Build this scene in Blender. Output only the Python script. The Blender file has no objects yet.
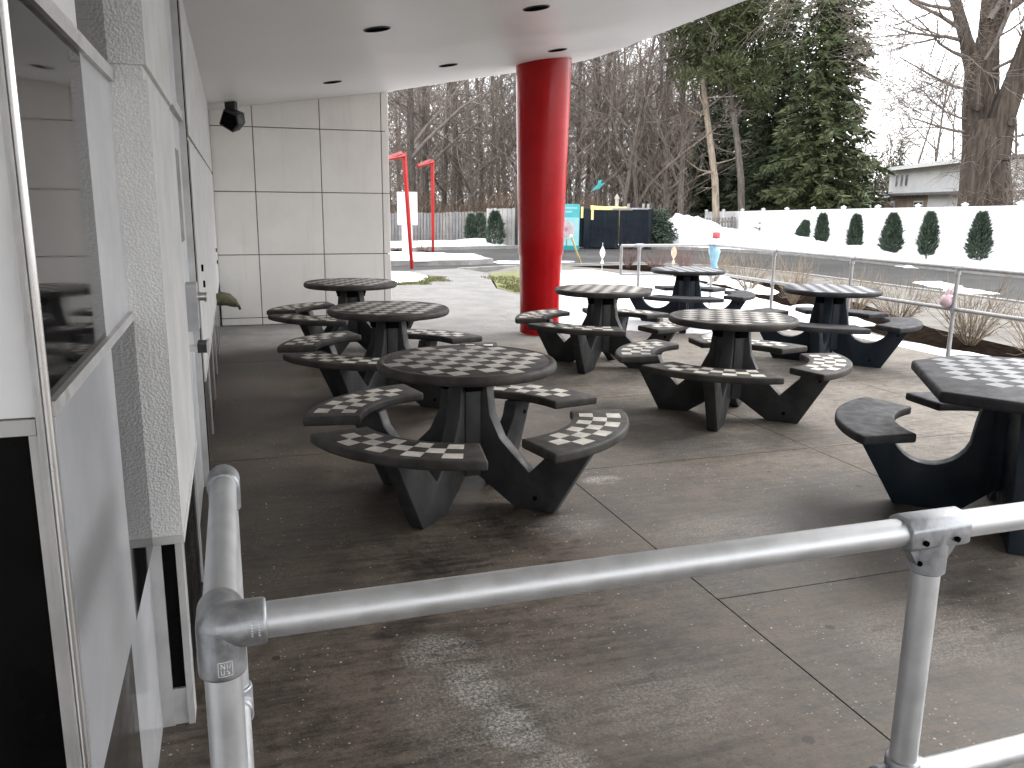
import bpy, bmesh, math, random
from mathutils import Vector, Matrix, noise
random.seed(7)
PI = math.pi
R_ = math.radians
scene = bpy.context.scene
COL = scene.collection

# ------------------------------------------------------------------ camera
F, H = 838.0, 1.68
dn = Vector((-38, 3881, F)).normalized()
zc = Vector((0, 0, 1))
fh = (zc - dn * zc.dot(dn)).normalized()
rh = dn.cross(fh)
yaw = R_(18.3)
Yw = fh * math.cos(yaw) - rh * math.sin(yaw)
Xw = rh * math.cos(yaw) + fh * math.sin(yaw)
Zw = -dn
RW = Matrix((Xw, Yw, Zw))


def ray(px, py):
    return RW @ Vector((px - 512, py - 384, F))


def fl(px, py, z=0.0):
    r = ray(px, py)
    t = (z - H) / r.z
    return Vector((r.x * t, r.y * t, z))


def atY(px, py, Y):
    r = ray(px, py)
    t = Y / r.y
    return Vector((r.x * t, Y, H + r.z * t))


def atD(px, py, dist):
    """point on the ray through a pixel at a horizontal distance"""
    r = ray(px, py)
    t = dist / math.hypot(r.x, r.y)
    return Vector((r.x * t, r.y * t, H + r.z * t))


cam = bpy.data.cameras.new('camera')
cam.sensor_width = 36
cam.lens = 36 * F / 1024
cam.clip_start = 0.05
cam.clip_end = 2000
camo = bpy.data.objects.new('camera', cam)
COL.objects.link(camo)
cx, cy, cz = RW @ Vector((1, 0, 0)), RW @ Vector((0, -1, 0)), RW @ Vector((0, 0, -1))
M = Matrix((cx, cy, cz)).transposed().to_4x4()
M.translation = Vector((0, 0, H))
camo.matrix_world = M
scene.camera = camo


# ------------------------------------------------------------------ materials
class NT:
    def __init__(s, name):
        s.m = bpy.data.materials.new(name)
        s.m.use_nodes = True
        s.t = s.m.node_tree
        s.b = s.t.nodes['Principled BSDF']
        s.tc = None

    def node(s, kind, **kw):
        n = s.t.nodes.new(kind)
        for k, v in kw.items():
            setattr(n, k, v)
        return n

    def link(s, a, b):
        s.t.links.new(a, b)

    def put(s, sock, v):
        if hasattr(v, 'is_output'):
            s.link(v, sock)
        else:
            if isinstance(v, (tuple, list)) and len(v) == 3 and sock.type == 'RGBA':
                k = 1.0 if s.m.name in ('snow_surface', 'white_vinyl', 'white_paint') else 1.32
                v = tuple(min(.86, q * k) for q in v) + (1,)
            sock.default_value = v

    def coord(s, which='Object'):
        if s.tc is None:
            s.tc = s.node('ShaderNodeTexCoord')
        return s.tc.outputs[which]

    def pos(s):
        return s.node('ShaderNodeNewGeometry').outputs['Position']

    def mapping(s, v, scale=(1, 1, 1), rot=(0, 0, 0), loc=(0, 0, 0)):
        n = s.node('ShaderNodeMapping')
        s.link(v, n.inputs['Vector'])
        n.inputs['Scale'].default_value = scale
        n.inputs['Rotation'].default_value = rot
        n.inputs['Location'].default_value = loc
        return n.outputs[0]

    def noise(s, v, scale, detail=4, rough=.55, out='Fac'):
        n = s.node('ShaderNodeTexNoise')
        s.link(v, n.inputs['Vector'])
        n.inputs['Scale'].default_value = scale
        n.inputs['Detail'].default_value = detail
        n.inputs['Roughness'].default_value = rough
        return n.outputs[out]

    def voro(s, v, scale, out='Distance', feature='F1'):
        n = s.node('ShaderNodeTexVoronoi', feature=feature)
        s.link(v, n.inputs['Vector'])
        n.inputs['Scale'].default_value = scale
        return n.outputs[out]

    def math(s, op, a, b=0.0, c=0.0):
        n = s.node('ShaderNodeMath', operation=op)
        s.put(n.inputs[0], a)
        s.put(n.inputs[1], b)
        s.put(n.inputs[2], c)
        return n.outputs[0]

    def ramp(s, f, lo, hi, a=0.0, b=1.0):
        n = s.node('ShaderNodeMapRange', interpolation_type='SMOOTHSTEP')
        s.put(n.inputs['Value'], f)
        n.inputs['From Min'].default_value = lo
        n.inputs['From Max'].default_value = hi
        n.inputs['To Min'].default_value = a
        n.inputs['To Max'].default_value = b
        return n.outputs[0]

    def mix(s, f, a, b):
        n = s.node('ShaderNodeMix', data_type='RGBA')
        s.put(n.inputs['Factor'], f)
        s.put(n.inputs['A'], a) if False else s.put(n.inputs[6], a)
        s.put(n.inputs[7], b)
        return n.outputs[2]

    def xyz(s, v):
        n = s.node('ShaderNodeSeparateXYZ')
        s.link(v, n.inputs[0])
        return n.outputs

    def vec(s, x, y, z=0.0):
        n = s.node('ShaderNodeCombineXYZ')
        s.put(n.inputs[0], x)
        s.put(n.inputs[1], y)
        s.put(n.inputs[2], z)
        return n.outputs[0]

    def bump(s, h, strength=.3, dist=.01):
        n = s.node('ShaderNodeBump')
        n.inputs['Strength'].default_value = strength
        n.inputs['Distance'].default_value = dist
        s.link(h, n.inputs['Height'])
        s.link(n.outputs[0], s.b.inputs['Normal'])

    def done(s, col=None, rough=None, metal=None, spec=None, **kw):
        if col is not None:
            s.put(s.b.inputs['Base Color'], col)
        if rough is not None:
            s.put(s.b.inputs['Roughness'], rough)
        if metal is not None:
            s.b.inputs['Metallic'].default_value = metal
        if spec is not None:
            s.b.inputs['Specular IOR Level'].default_value = spec
        for k, v in kw.items():
            s.put(s.b.inputs[k.replace('_', ' ')], v)
        return s.m


def simple(name, a, b, scale=4, rough=.6, metal=0, bump=0, bscale=60, spec=.5, detail=5, coord='Object', rvar=.12, **kw):
    t = NT(name)
    c = t.coord(coord)
    n = t.noise(c, scale, detail, .6)
    f = t.ramp(n, .3, .7)
    if bump:
        t.bump(t.noise(c, bscale, 3, .6), bump, .004)
    r = t.ramp(t.noise(c, scale * 2.3, 4), .3, .7, max(.02, rough - rvar), min(1, rough + rvar))
    return t.done(t.mix(f, a, b), r, metal, spec, **kw)


MAT = {}


def make_materials():
    # patio concrete: stained, brushed, salted
    t = NT('patio_concrete')
    p = t.pos()
    x, y, z = t.xyz(p)
    big = t.noise(p, .45, 6, .6)
    mid = t.noise(p, 2.1, 7, .65)
    strk = t.noise(t.mapping(p, (2.0, 16, 1)), 1.6, 6, .7)
    strk2 = t.noise(t.mapping(p, (14, 130, 1)), 1.5, 5, .75)
    fine = t.noise(p, 210, 4, .8)
    grit = t.noise(p, 48, 6, .8)
    # canopy shade put into the colour: dark, stained zone beneath, paler outside; irregular outline
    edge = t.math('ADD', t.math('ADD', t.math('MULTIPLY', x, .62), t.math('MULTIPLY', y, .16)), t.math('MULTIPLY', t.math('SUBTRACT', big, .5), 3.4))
    dry = t.ramp(edge, 1.6, 4.3)  # dry: weight of the paler colour, away from the painted canopy shade
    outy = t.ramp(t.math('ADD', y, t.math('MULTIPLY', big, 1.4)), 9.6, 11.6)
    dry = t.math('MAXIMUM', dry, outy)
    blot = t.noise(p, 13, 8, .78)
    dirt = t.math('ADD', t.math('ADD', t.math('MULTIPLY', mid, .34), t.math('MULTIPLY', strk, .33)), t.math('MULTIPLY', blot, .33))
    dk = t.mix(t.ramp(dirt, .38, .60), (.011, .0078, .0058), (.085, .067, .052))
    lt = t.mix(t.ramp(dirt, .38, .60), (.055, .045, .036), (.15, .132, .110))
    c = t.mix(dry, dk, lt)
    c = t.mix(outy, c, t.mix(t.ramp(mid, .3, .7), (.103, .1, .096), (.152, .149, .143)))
    c = t.mix(t.ramp(strk2, .54, .70, 0, .3), c, (.16, .145, .125))
    c = t.mix(t.ramp(grit, .5, .66, 0, .55), c, (.008, .0065, .005))
    c = t.mix(t.ramp(fine, .54, .70, 0, .5), c, (.19, .17, .145))
    gum = t.math('MULTIPLY', t.ramp(t.voro(p, 5), .12, .09, 0, 1), t.math('GREATER_THAN', t.xyz(t.voro(p, 5, 'Color'))[1], .8))
    c = t.mix(t.math('MULTIPLY', gum, .7), c, (.01, .009, .008))
    c = t.mix(t.ramp(t.noise(p, 5.5, 5, .7), .6, .74, 0, .55), c, (.02, .017, .015))
    # salt: grains and dried patches
    gr = t.math('MULTIPLY', t.ramp(t.voro(p, 30), .19, .08, 0, 1), t.math('GREATER_THAN', t.xyz(t.voro(p, 30, 'Color'))[0], .78))
    grm = t.math('MULTIPLY', gr, t.ramp(t.noise(p, 1.7, 4, .6), .38, .58))
    gr2 = t.math('MULTIPLY', t.ramp(t.voro(p, 71), .3, .12, 0, 1), t.math('GREATER_THAN', t.xyz(t.voro(p, 71, 'Color'))[0], .8))
    gr2 = t.math('MULTIPLY', gr2, t.ramp(t.noise(p, 2.6, 5, .7), .45, .62))
    salt = t.math('MAXIMUM', t.math('MULTIPLY', grm, .55), t.math('MULTIPLY', gr2, .45))

    def patch(cx_, cy_, sx, sy, k):
        dx = t.math('MULTIPLY', t.math('SUBTRACT', x, cx_), 1 / sx)
        dy = t.math('MULTIPLY', t.math('SUBTRACT', y, cy_), 1 / sy)
        d2 = t.math('ADD', t.math('MULTIPLY', dx, dx), t.math('MULTIPLY', dy, dy))
        g = t.ramp(d2, 1.0, 0.0)
        return t.math('MULTIPLY', t.math('MULTIPLY', g, t.math('MULTIPLY', t.ramp(t.noise(p, 75, 9, .92), .45, .60), t.ramp(t.noise(t.mapping(p, (.7, 2.2, 1)), 7, 5, .7), .30, .56))), k)
    for a in [(.66, 2.85, .2, .18, .5), (.73, 2.58, .15, .22, .75), (.78, 2.32, .13, .22, .85), (.84, 2.05, .18, .22, .6), (.74, 2.45, .4, .55, .3), (1.3, 2.3, .5, .3, .25), (2.1, 4.55, .16, .1, .9), (1.6, 3.9, .3, .2, .35), (2.6, 2.4, .5, .35, .3), (3.1, 5.0, .6, .25, .3), (2.4, 3.6, .5, .3, .25)]:
        salt = t.math('MAXIMUM', salt, patch(*a))
    c = t.mix(salt, c, (.46, .45, .43))
    rg = t.ramp(t.math('ADD', dirt, t.math('MULTIPLY', dry, .3)), .35, .75, .42, .8)
    t.bump(t.math('ADD', t.math('MULTIPLY', fine, .5), strk2), .35, .003)
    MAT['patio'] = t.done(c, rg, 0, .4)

    t = NT('checker_top')
    c = t.coord()
    x, y, z = t.xyz(c)

    def checker(t, u, v, pu, pv):
        cu = t.math('FLOOR', t.math('DIVIDE', u, pu))
        cv = t.math('FLOOR', t.math('DIVIDE', v, pv))
        par = t.math('FLOORED_MODULO', t.math('ADD', cu, cv), 2)
        return cu, cv, par

    def tabletop(name, rmax, lite, dark, pitch):
        t = NT(name)
        c = t.coord()
        x, y, z = t.xyz(c)
        cu, cv, par = checker(t, x, y, pitch, pitch)
        mx = t.math('MULTIPLY', t.math('ADD', cu, .5), pitch)
        my = t.math('MULTIPLY', t.math('ADD', cv, .5), pitch)
        rr = t.math('SQRT', t.math('ADD', t.math('MULTIPLY', mx, mx), t.math('MULTIPLY', my, my)))
        k = t.math('MULTIPLY', par, t.math('LESS_THAN', rr, rmax))
        k = t.math('MULTIPLY', k, t.math('GREATER_THAN', z, .811))
        n = t.noise(c, 9, 6, .65)
        wear = t.ramp(n, .3, .7, .72, 1)
        k = t.math('MULTIPLY', k, wear)
        d = t.mix(t.ramp(t.noise(c, 6, 5, .6), .3, .7), dark[0], dark[1])
        l = t.mix(t.ramp(t.noise(c, 14, 5, .6), .3, .7), lite[0], lite[1])
        t.bump(t.noise(c, 220, 2, .5), .15, .002)
        return t.done(t.mix(k, d, l), t.ramp(n, .3, .7, .5, .7), 0, .16)
    MAT['top_charcoal'] = tabletop('charcoal_checker_top', .44, ((.25, .235, .215), (.36, .34, .31)), ((.024, .021, .0195), (.045, .040, .037)), .094)
    MAT['top_grey'] = tabletop('grey_checker_top', .46, ((.20, .205, .215), (.27, .275, .285)), ((.016, .016, .018), (.03, .03, .033)), .096)

    # seats: polar checks
    t = NT('checker_seat')
    c = t.coord()
    x, y, z = t.xyz(c)
    rr = t.math('SQRT', t.math('ADD', t.math('MULTIPLY', x, x), t.math('MULTIPLY', y, y)))
    an = t.math('ARCTAN2', y, x)
    u = t.math('SUBTRACT', an, R_(45))
    v = t.math('SUBTRACT', rr, .640)
    cu, cv, par = checker(t, u, v, R_(6.75), .078)
    inr = t.math('MULTIPLY', t.math('GREATER_THAN', v, 0), t.math('LESS_THAN', v, .234))
    ina = t.math('LESS_THAN', t.math('ABSOLUTE', u), R_(27))
    k = t.math('MULTIPLY', t.math('MULTIPLY', par, inr), t.math('MULTIPLY', ina, t.math('GREATER_THAN', z, .495)))
    n = t.noise(c, 9, 6, .65)
    k = t.math('MULTIPLY', k, t.ramp(n, .3, .7, .75, 1))
    d = t.mix(t.ramp(t.noise(c, 6, 5, .6), .3, .7), (.024, .022, .021), (.05, .046, .042))
    l = t.mix(t.ramp(t.noise(c, 14, 5, .6), .3, .7), (.33, .31, .275), (.48, .455, .41))
    t.bump(t.noise(c, 220, 2, .5), .15, .002)
    MAT['seat_charcoal'] = t.done(t.mix(k, d, l), t.ramp(n, .3, .7, .5, .7), 0, .16)

    MAT['charcoal'] = simple('charcoal_plastic', (.016, .016, .0165), (.031, .031, .032), 5, .55, spec=.35, bump=.25, bscale=140)
    MAT['navy'] = simple('navy_plastic', (.007, .0115, .017), (.011, .017, .025), 5, .5, spec=.25, bump=.2, bscale=140)
    MAT['seat_grey'] = simple('grey_plastic', (.018, .018, .02), (.033, .033, .036), 6, .6, spec=.18, bump=.2, bscale=160)
    MAT['black'] = simple('black_plastic', (.008, .008, .009), (.016, .016, .017), 6, .5)
    MAT['hole'] = simple('dark_recess', (.003, .003, .003), (.006, .006, .006), 6, .8, spec=.0)

    # metals
    t = NT('brushed_aluminium')
    c = t.coord()
    n = t.noise(t.mapping(c, (1, 1, 1)), 18, 5, .6)
    s_ = t.noise(c, 160, 2, .5)
    t.bump(s_, .05, .001)
    MAT['alu'] = t.done(t.mix(t.ramp(n, .3, .7), (.46, .47, .48), (.53, .54, .55)), t.ramp(n, .25, .75, .42, .54), .82, .5)
    t = NT('cast_fitting')
    c = t.coord()
    n = t.noise(c, 30, 6, .65)
    t.bump(t.noise(c, 120, 4, .6), .22, .003)
    MAT['cast'] = t.done(t.mix(t.ramp(n, .3, .7), (.24, .25, .265), (.36, .37, .385)), t.ramp(n, .3, .7, .38, .55), .85, .5)
    MAT['etch'] = simple('etched_mark', (.6, .6, .62), (.7, .7, .72), 30, .6)
    MAT['galv'] = simple('galvanised_rail', (.24, .24, .24), (.32, .32, .32), 14, .5, metal=.4, spec=.2)
    MAT['frame'] = simple('satin_frame', (.36, .355, .35), (.43, .425, .42), 8, .42, metal=.4)
    MAT['chrome'] = simple('polished_trim', (.5, .49, .48), (.56, .55, .54), 2, .3, metal=1, rvar=.04)

    # building
    t = NT('rough_stucco')
    c = t.pos()
    n = t.noise(c, 6, 6, .65)
    v = t.voro(c, 130)
    w = t.noise(c, 110, 4, .6)
    hgt = t.math('ADD', t.math('MULTIPLY', v, .8), t.math('MULTIPLY', w, .6))
    t.bump(hgt, .7, .004)
    cc = t.mix(t.ramp(n, .3, .7), (.70, .69, .665), (.77, .76, .735))
    cc = t.mix(t.ramp(hgt, .35, .75, .0, .3), cc, (.38, .37, .35))
    x, y, z = t.xyz(c)
    stain = t.math('MULTIPLY', t.ramp(t.noise(t.mapping(c, (9, 9, .8)), 1.3, 5, .7), .5, .72), t.ramp(z, .4, 1.4, .8, .15))
    MAT['stucco'] = t.done(t.mix(stain, cc, (.27, .26, .24)), .85, 0, .25)
    t = NT('smooth_stucco')
    c = t.pos()
    n = t.noise(c, 4, 6, .6)
    t.bump(t.noise(c, 70, 5, .65), .35, .004)
    cc = t.mix(t.ramp(n, .3, .7), (.34, .337, .327), (.40, .397, .388))
    cc = t.mix(t.ramp(t.noise(t.mapping(c, (6, 6, .7)), 1.6, 5, .7), .56, .75, 0, .4), cc, (.4, .39, .36))
    MAT['stucco2'] = t.done(cc, .8, 0, .3)
    t = NT('wall_panel')
    c = t.pos()
    n = t.noise(c, 1.3, 6, .6)
    st = t.ramp(t.noise(t.mapping(c, (5, 5, .35)), 1.6, 5, .7), .5, .8, 0, .3)
    cc = t.mix(t.ramp(n, .3, .7), (.58, .57, .545), (.64, .628, .60))
    t.bump(t.noise(c, 2.5, 3, .5), .12, .01)
    MAT['panel'] = t.done(t.mix(st, cc, (.42, .405, .37)), t.ramp(n, .3, .7, .3, .45), 0, .4)
    MAT['joint'] = simple('panel_joint', (.1, .095, .085), (.16, .15, .14), 4, .8)
    MAT['panel_white'] = simple('white_gloss_panel', (.60, .605, .62), (.66, .665, .68), 3, .12, rvar=.05, spec=.6)
    MAT['spandrel'] = simple('grey_white_gloss_panel', (.33, .335, .35), (.375, .38, .392), 3, .12, rvar=.05, spec=.5)
    MAT['glass_dark'] = simple('dark_tinted_glass', (.004, .004, .0045), (.008, .008, .0085), 3, .05, rvar=.03, spec=.25, bump=.02, bscale=4)
    MAT['black_panel'] = simple('black_gloss_panel', (.002, .002, .002), (.004, .004, .004), 3, .35, spec=.06)
    MAT['base_dark'] = simple('dark_base_tile', (.02, .019, .018), (.05, .047, .043), 5, .16, rvar=.08, spec=.6)
    t = NT('soffit_paint')
    c = t.pos()
    n = t.noise(c, .8, 5, .6)
    t.bump(t.noise(c, 1.2, 3, .5), .06, .02)
    MAT['soffit'] = t.done(t.mix(t.ramp(n, .3, .7), (.51, .506, .497), (.55, .546, .537)), t.ramp(n, .3, .7, .34, .44), 0, .4)
    t = NT('red_gloss_paint')
    c = t.coord()
    n = t.noise(c, 3, 5, .6)
    t.bump(t.noise(t.mapping(c, (3, 3, .7)), 1.7, 3, .5), .12, .03)
    MAT['red'] = t.done(t.mix(t.ramp(n, .3, .7), (.24, .004, .006), (.29, .006, .008)), t.ramp(t.noise(c, 4, 3, .5), .3, .7, .17, .25), 0, .2)
    MAT['red_post'] = simple('red_post_paint', (.22, .008, .008), (.28, .012, .011), 4, .45, spec=.25)
    MAT['pink_post'] = simple('lit_red_paint', (.14, .04, .04), (.19, .06, .06), 4, .7, spec=.05)  # pinkish red with the light on the post arms put into the colour
    MAT['door'] = simple('grey_door_paint', (.32, .33, .34), (.4, .41, .42), 4, .4)
    MAT['olive'] = simple('olive_cover', (.06, .06, .035), (.1, .1, .055), 30, .8, bump=.6, bscale=40)

    # ground
    t = NT('asphalt')
    c = t.pos()
    n = t.noise(c, .5, 7, .65)
    f = t.noise(c, 30, 5, .7)
    cc = t.mix(t.ramp(n, .3, .7), (.03, .0295, .0295), (.052, .051, .0505))
    cc = t.mix(t.ramp(t.noise(t.mapping(c, (.35, 1.5, 1), (0, 0, R_(90))), .8, 6, .7), .5, .75, 0, .6), cc, (.085, .083, .081))
    cc = t.mix(t.ramp(f, .4, .7, 0, .3), cc, (.04, .04, .04))
    MAT['asphalt'] = t.done(cc, t.ramp(n, .3, .7, .6, .85), 0, .06)
    MAT['soil'] = simple('winter_ground', (.05, .04, .03), (.09, .075, .055), .6, .95, coord='Object', bump=.6, bscale=6, spec=0)
    MAT['mulch'] = simple('dark_mulch', (.004, .003, .0025), (.013, .009, .007), 9, .95, bump=1, bscale=30, spec=0)
    MAT['kerb'] = simple('kerb_concrete', (.14, .136, .13), (.21, .205, .195), 3, .8, bump=.3)
    MAT['paving'] = simple('pale_paving', (.095, .088, .08), (.145, .137, .126), 2, .9, bump=.3, spec=.1)
    t = NT('snow_surface')
    c = t.pos()
    n = t.noise(c, 1.1, 6, .6)
    t.bump(t.math('ADD', t.noise(c, 5, 6, .65), t.math('MULTIPLY', t.noise(c, 40, 3, .6), .2)), .5, .06)
    cc = t.mix(t.ramp(t.noise(c, 1.9, 8, .78), .58, .74, 0, .6), (.80, .81, .83), (.12, .11, .10))
    MAT['snow'] = t.done(cc, .65, 0, .3)
    MAT['grass'] = simple('lawn_grass', (.07, .075, .025), (.12, .12, .045), 6, .9)
    MAT['paint_white'] = simple('white_vinyl', (.82, .82, .83), (.86, .86, .87), 2, .4)

    # timber, bark, leaves
    t = NT('weathered_boards')
    c = t.pos()
    n = t.noise(t.mapping(c, (5, 5, .6)), 2.2, 6, .7)
    b = t.noise(t.mapping(c, (6.5, 6.5, .01)), 1, 1, .5)
    cc = t.mix(t.ramp(n, .3, .7), (.12, .112, .108), (.22, .208, .202))
    MAT['boards'] = t.done(t.mix(t.ramp(b, .4, .6, 0, .5), cc, (.10, .107, .12)), .85, 0, .2)
    MAT['boards_pale'] = simple('pale_boards', (.22, .212, .2), (.29, .283, .27), 2, .85)

    def bark(name, a, b, sc=1.0):
        t = NT(name)
        c = t.coord()
        n = t.noise(t.mapping(c, (9 * sc, 9 * sc, 1.2 * sc)), 1.6, 7, .7)
        t.bump(n, .8, .05)
        return t.done(t.mix(t.ramp(n, .32, .68), a, b), .92, 0, .15)
    MAT['bark'] = bark('grey_bark', (.075, .064, .056), (.19, .168, .15))
    MAT['bark_dark'] = bark('dark_bark', (.035, .029, .026), (.09, .077, .069))
    MAT['bark_big'] = bark('old_tree_bark', (.03, .0235, .019), (.092, .075, .062), .6)
    MAT['bark_tan'] = bark('tan_bark', (.17, .135, .1), (.36, .305, .245))
    MAT['twig'] = bark('twig_bark', (.095, .078, .068), (.22, .187, .165))

    def leaf(name, a, b):
        t = NT(name)
        g = t.node('ShaderNodeNewGeometry')
        n = t.noise(g.outputs['Position'], 1.4, 5, .65)
        f = t.math('ADD', t.math('MULTIPLY', g.outputs['Random Per Island'], .55), t.math('MULTIPLY', t.ramp(n, .3, .7), .45))
        return t.done(t.mix(f, a, b), .7, 0, .2)
    MAT['spruce'] = leaf('spruce_needles', (.02, .031, .015), (.085, .1, .045))
    MAT['pine'] = leaf('pine_needles', (.026, .034, .015), (.095, .105, .05))
    MAT['dark_conifer'] = leaf('dark_conifer_needles', (.02, .031, .018), (.07, .088, .046))
    MAT['arb'] = leaf('arborvitae_leaves', (.016, .028, .02), (.075, .1, .07))
    MAT['twig_red'] = leaf('red_twigs', (.075, .040, .034), (.15, .095, .08))
    MAT['twig_tan'] = leaf('tan_twigs', (.08, .062, .044), (.24, .19, .138))
    MAT['brush'] = leaf('dry_brush', (.05, .036, .027), (.15, .108, .075))
    MAT['thicket'] = leaf('thicket_twigs', (.07, .056, .046), (.19, .158, .135))

    # furniture further off
    MAT['turq'] = simple('turquoise_print', (.015, .20, .22), (.04, .27, .29), 2, .4)
    MAT['turq_lt'] = simple('pale_turquoise_print', (.16, .36, .38), (.22, .4, .42), 3, .4)
    MAT['white'] = simple('white_paint', (.78, .78, .78), (.84, .84, .84), 3, .45)
    MAT['pinkish'] = simple('pink_print', (.4, .24, .29), (.45, .3, .34), 5, .5)
    MAT['pink_toy'] = simple('pink_plastic', (.42, .29, .32), (.5, .38, .41), 12, .35)
    MAT['yellow'] = simple('yellow_paint', (.6, .48, .19), (.66, .55, .26), 5, .5)
    MAT['navy_metal'] = simple('navy_sheet_metal', (.006, .0085, .013), (.011, .015, .021), 2, .55, spec=.15)
    MAT['grey_metal'] = simple('grey_metal', (.25, .25, .26), (.36, .36, .37), 4, .5, metal=.3)
    MAT['red_fabric'] = simple('red_fabric', (.32, .06, .07), (.4, .11, .12), 8, .7)
    MAT['blue_fabric'] = simple('pale_blue_fabric', (.14, .3, .4), (.26, .38, .44), 10, .7)
    MAT['orange'] = simple('peach_plastic', (.42, .22, .15), (.47, .29, .21), 8, .5)
    t = NT('white_siding')
    c = t.pos()
    z = t.xyz(c)[2]
    lap = t.math('FLOORED_MODULO', t.math('MULTIPLY', z, 5.5), 1)
    t.bump(lap, .5, .02)
    MAT['siding'] = t.done(t.mix(t.ramp(t.noise(c, .8, 5, .6), .3, .7), (.58, .585, .6), (.68, .685, .69)), .6, 0, .3)
    MAT['brick'] = simple('brown_brick', (.2, .15, .115), (.32, .26, .205), 2, .85)
    MAT['roof_grey'] = simple('grey_shingles', (.09, .09, .093), (.14, .14, .143), 3, .9)
    MAT['pane'] = simple('window_pane', (.02, .02, .025), (.04, .04, .045), 3, .12)


make_materials()


# ------------------------------------------------------------------ mesh builder
class MB:
    def __init__(s):
        s.v, s.f, s.mi, s.sm = [], [], [], []
        s.mats = []

    def slot(s, m):
        if m is None:
            return 0
        if m not in s.mats:
            s.mats.append(m)
        return s.mats.index(m)

    def add(s, vs, fs, m=None, smooth=False):
        o = len(s.v)
        k = s.slot(m)
        s.v.extend([tuple(v) for v in vs])
        for f in fs:
            s.f.append(tuple(i + o for i in f))
            s.mi.append(k)
            s.sm.append(smooth)
        return s

    def box(s, x0, x1, y0, y1, z0, z1, m=None, T=None):
        vs = [Vector((x, y, z)) for z in (z0, z1) for y in (y0, y1) for x in (x0, x1)]
        if T is not None:
            vs = [T @ v for v in vs]
        return s.add(vs, [(0, 2, 3, 1), (4, 5, 7, 6), (0, 1, 5, 4), (2, 6, 7, 3), (0, 4, 6, 2), (1, 3, 7, 5)], m)

    def tube(s, pts, rad, n=12, m=None, cap=True, smooth=True):
        pts = [Vector(p) for p in pts]
        if not isinstance(rad, (list, tuple)):
            rad = [rad] * len(pts)
        vs, fs = [], []
        ref = None
        for i, p in enumerate(pts):
            a = pts[max(0, i - 1)]
            b = pts[min(len(pts) - 1, i + 1)]
            d = (b - a).normalized()
            if ref is None:
                ref = Vector((0, 0, 1)) if abs(d.z) < .9 else Vector((1, 0, 0))
            u = d.cross(ref).normalized()
            w = u.cross(d).normalized()
            ref = w
            for k in range(n):
                t = 2 * PI * k / n
                vs.append(p + (u * math.cos(t) + w * math.sin(t)) * rad[i])
        for i in range(len(pts) - 1):
            for k in range(n):
                a, b = i * n + k, i * n + (k + 1) % n
                fs.append((a, b, b + n, a + n))
        s.add(vs, fs, m, smooth)
        if cap:
            o = len(vs)
            s.add(vs[:n], [tuple(range(n))], m, False)
            s.add(vs[-n:], [tuple(reversed(range(n)))], m, False)
        return s

    def lathe(s, prof, n=48, m=None, smooth=True, c=(0, 0, 0)):
        vs, fs = [], []
        for r, z in prof:
            for k in range(n):
                t = 2 * PI * k / n
                vs.append((c[0] + r * math.cos(t), c[1] + r * math.sin(t), c[2] + z))
        for i in range(len(prof) - 1):
            for k in range(n):
                a, b = i * n + k, i * n + (k + 1) % n
                fs.append((a, b, b + n, a + n))
        if prof[0][0] > 0:
            fs.append(tuple(reversed(range(n))))
        if prof[-1][0] > 0:
            o = (len(prof) - 1) * n
            fs.append(tuple(range(o, o + n)))
        return s.add(vs, fs, m, smooth)

    def prism(s, poly, ax, d0, d1, m=None, T=None):
        """extrude a 2-D polygon; ax 'z': poly=(x,y); 'y': poly=(x,z) along y; 'x': poly=(y,z) along x"""
        def P(a, b, d):
            v = {'z': (a, b, d), 'y': (a, d, b), 'x': (d, a, b)}[ax]
            return T @ Vector(v) if T is not None else Vector(v)
        n = len(poly)
        vs = [P(a, b, d0) for a, b in poly] + [P(a, b, d1) for a, b in poly]
        fs = [tuple(reversed(range(n))), tuple(range(n, 2 * n))]
        fs += [(i, (i + 1) % n, (i + 1) % n + n, i + n) for i in range(n)]
        return s.add(vs, fs, m)

    def build(s, name, mat=None, parent=None, bevel=0, seg=2, sharp=35, loc=None):
        me = bpy.data.meshes.new(name)
        me.from_pydata(s.v, [], s.f)
        ms = s.mats if s.mats else []
        if mat is not None:
            me.materials.append(mat)
        elif ms:
            for q in ms:
                me.materials.append(q)
            me.polygons.foreach_set('material_index', s.mi)
        me.polygons.foreach_set('use_smooth', s.sm)
        if bevel:
            bm = bmesh.new()
            bm.from_mesh(me)
            bmesh.ops.remove_doubles(bm, verts=bm.verts, dist=1e-5)
            bmesh.ops.recalc_face_normals(bm, faces=bm.faces)
            es = [e for e in bm.edges if len(e.link_faces) == 2 and e.calc_face_angle(0) > R_(25)]
            bmesh.ops.bevel(bm, geom=es, offset=bevel, segments=seg, profile=.5, affect='EDGES', clamp_overlap=True)
            for f in bm.faces:
                f.smooth = True
            bm.to_mesh(me)
            bm.free()
        else:
            bm = bmesh.new()
            bm.from_mesh(me)
            if len(bm.faces) < 30000:
                bmesh.ops.recalc_face_normals(bm, faces=bm.faces)
                bm.to_mesh(me)
            bm.free()
        me.update()
        if any(p.use_smooth for p in me.polygons[:50]) or bevel:
            me.set_sharp_from_angle(angle=R_(sharp))
        o = bpy.data.objects.new(name, me)
        COL.objects.link(o)
        if parent is not None:
            o.parent = parent
        if loc is not None:
            o.location = loc
        return o


def tag(o, label, cat=None, group=None, kind=None):
    o['label'] = label
    if cat:
        o['category'] = cat
    if group:
        o['group'] = group
    if kind:
        o['kind'] = kind
    return o


def setting(o, kind='structure', label=None):
    o['kind'] = kind
    if label:
        o['label'] = label
    return o


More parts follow.
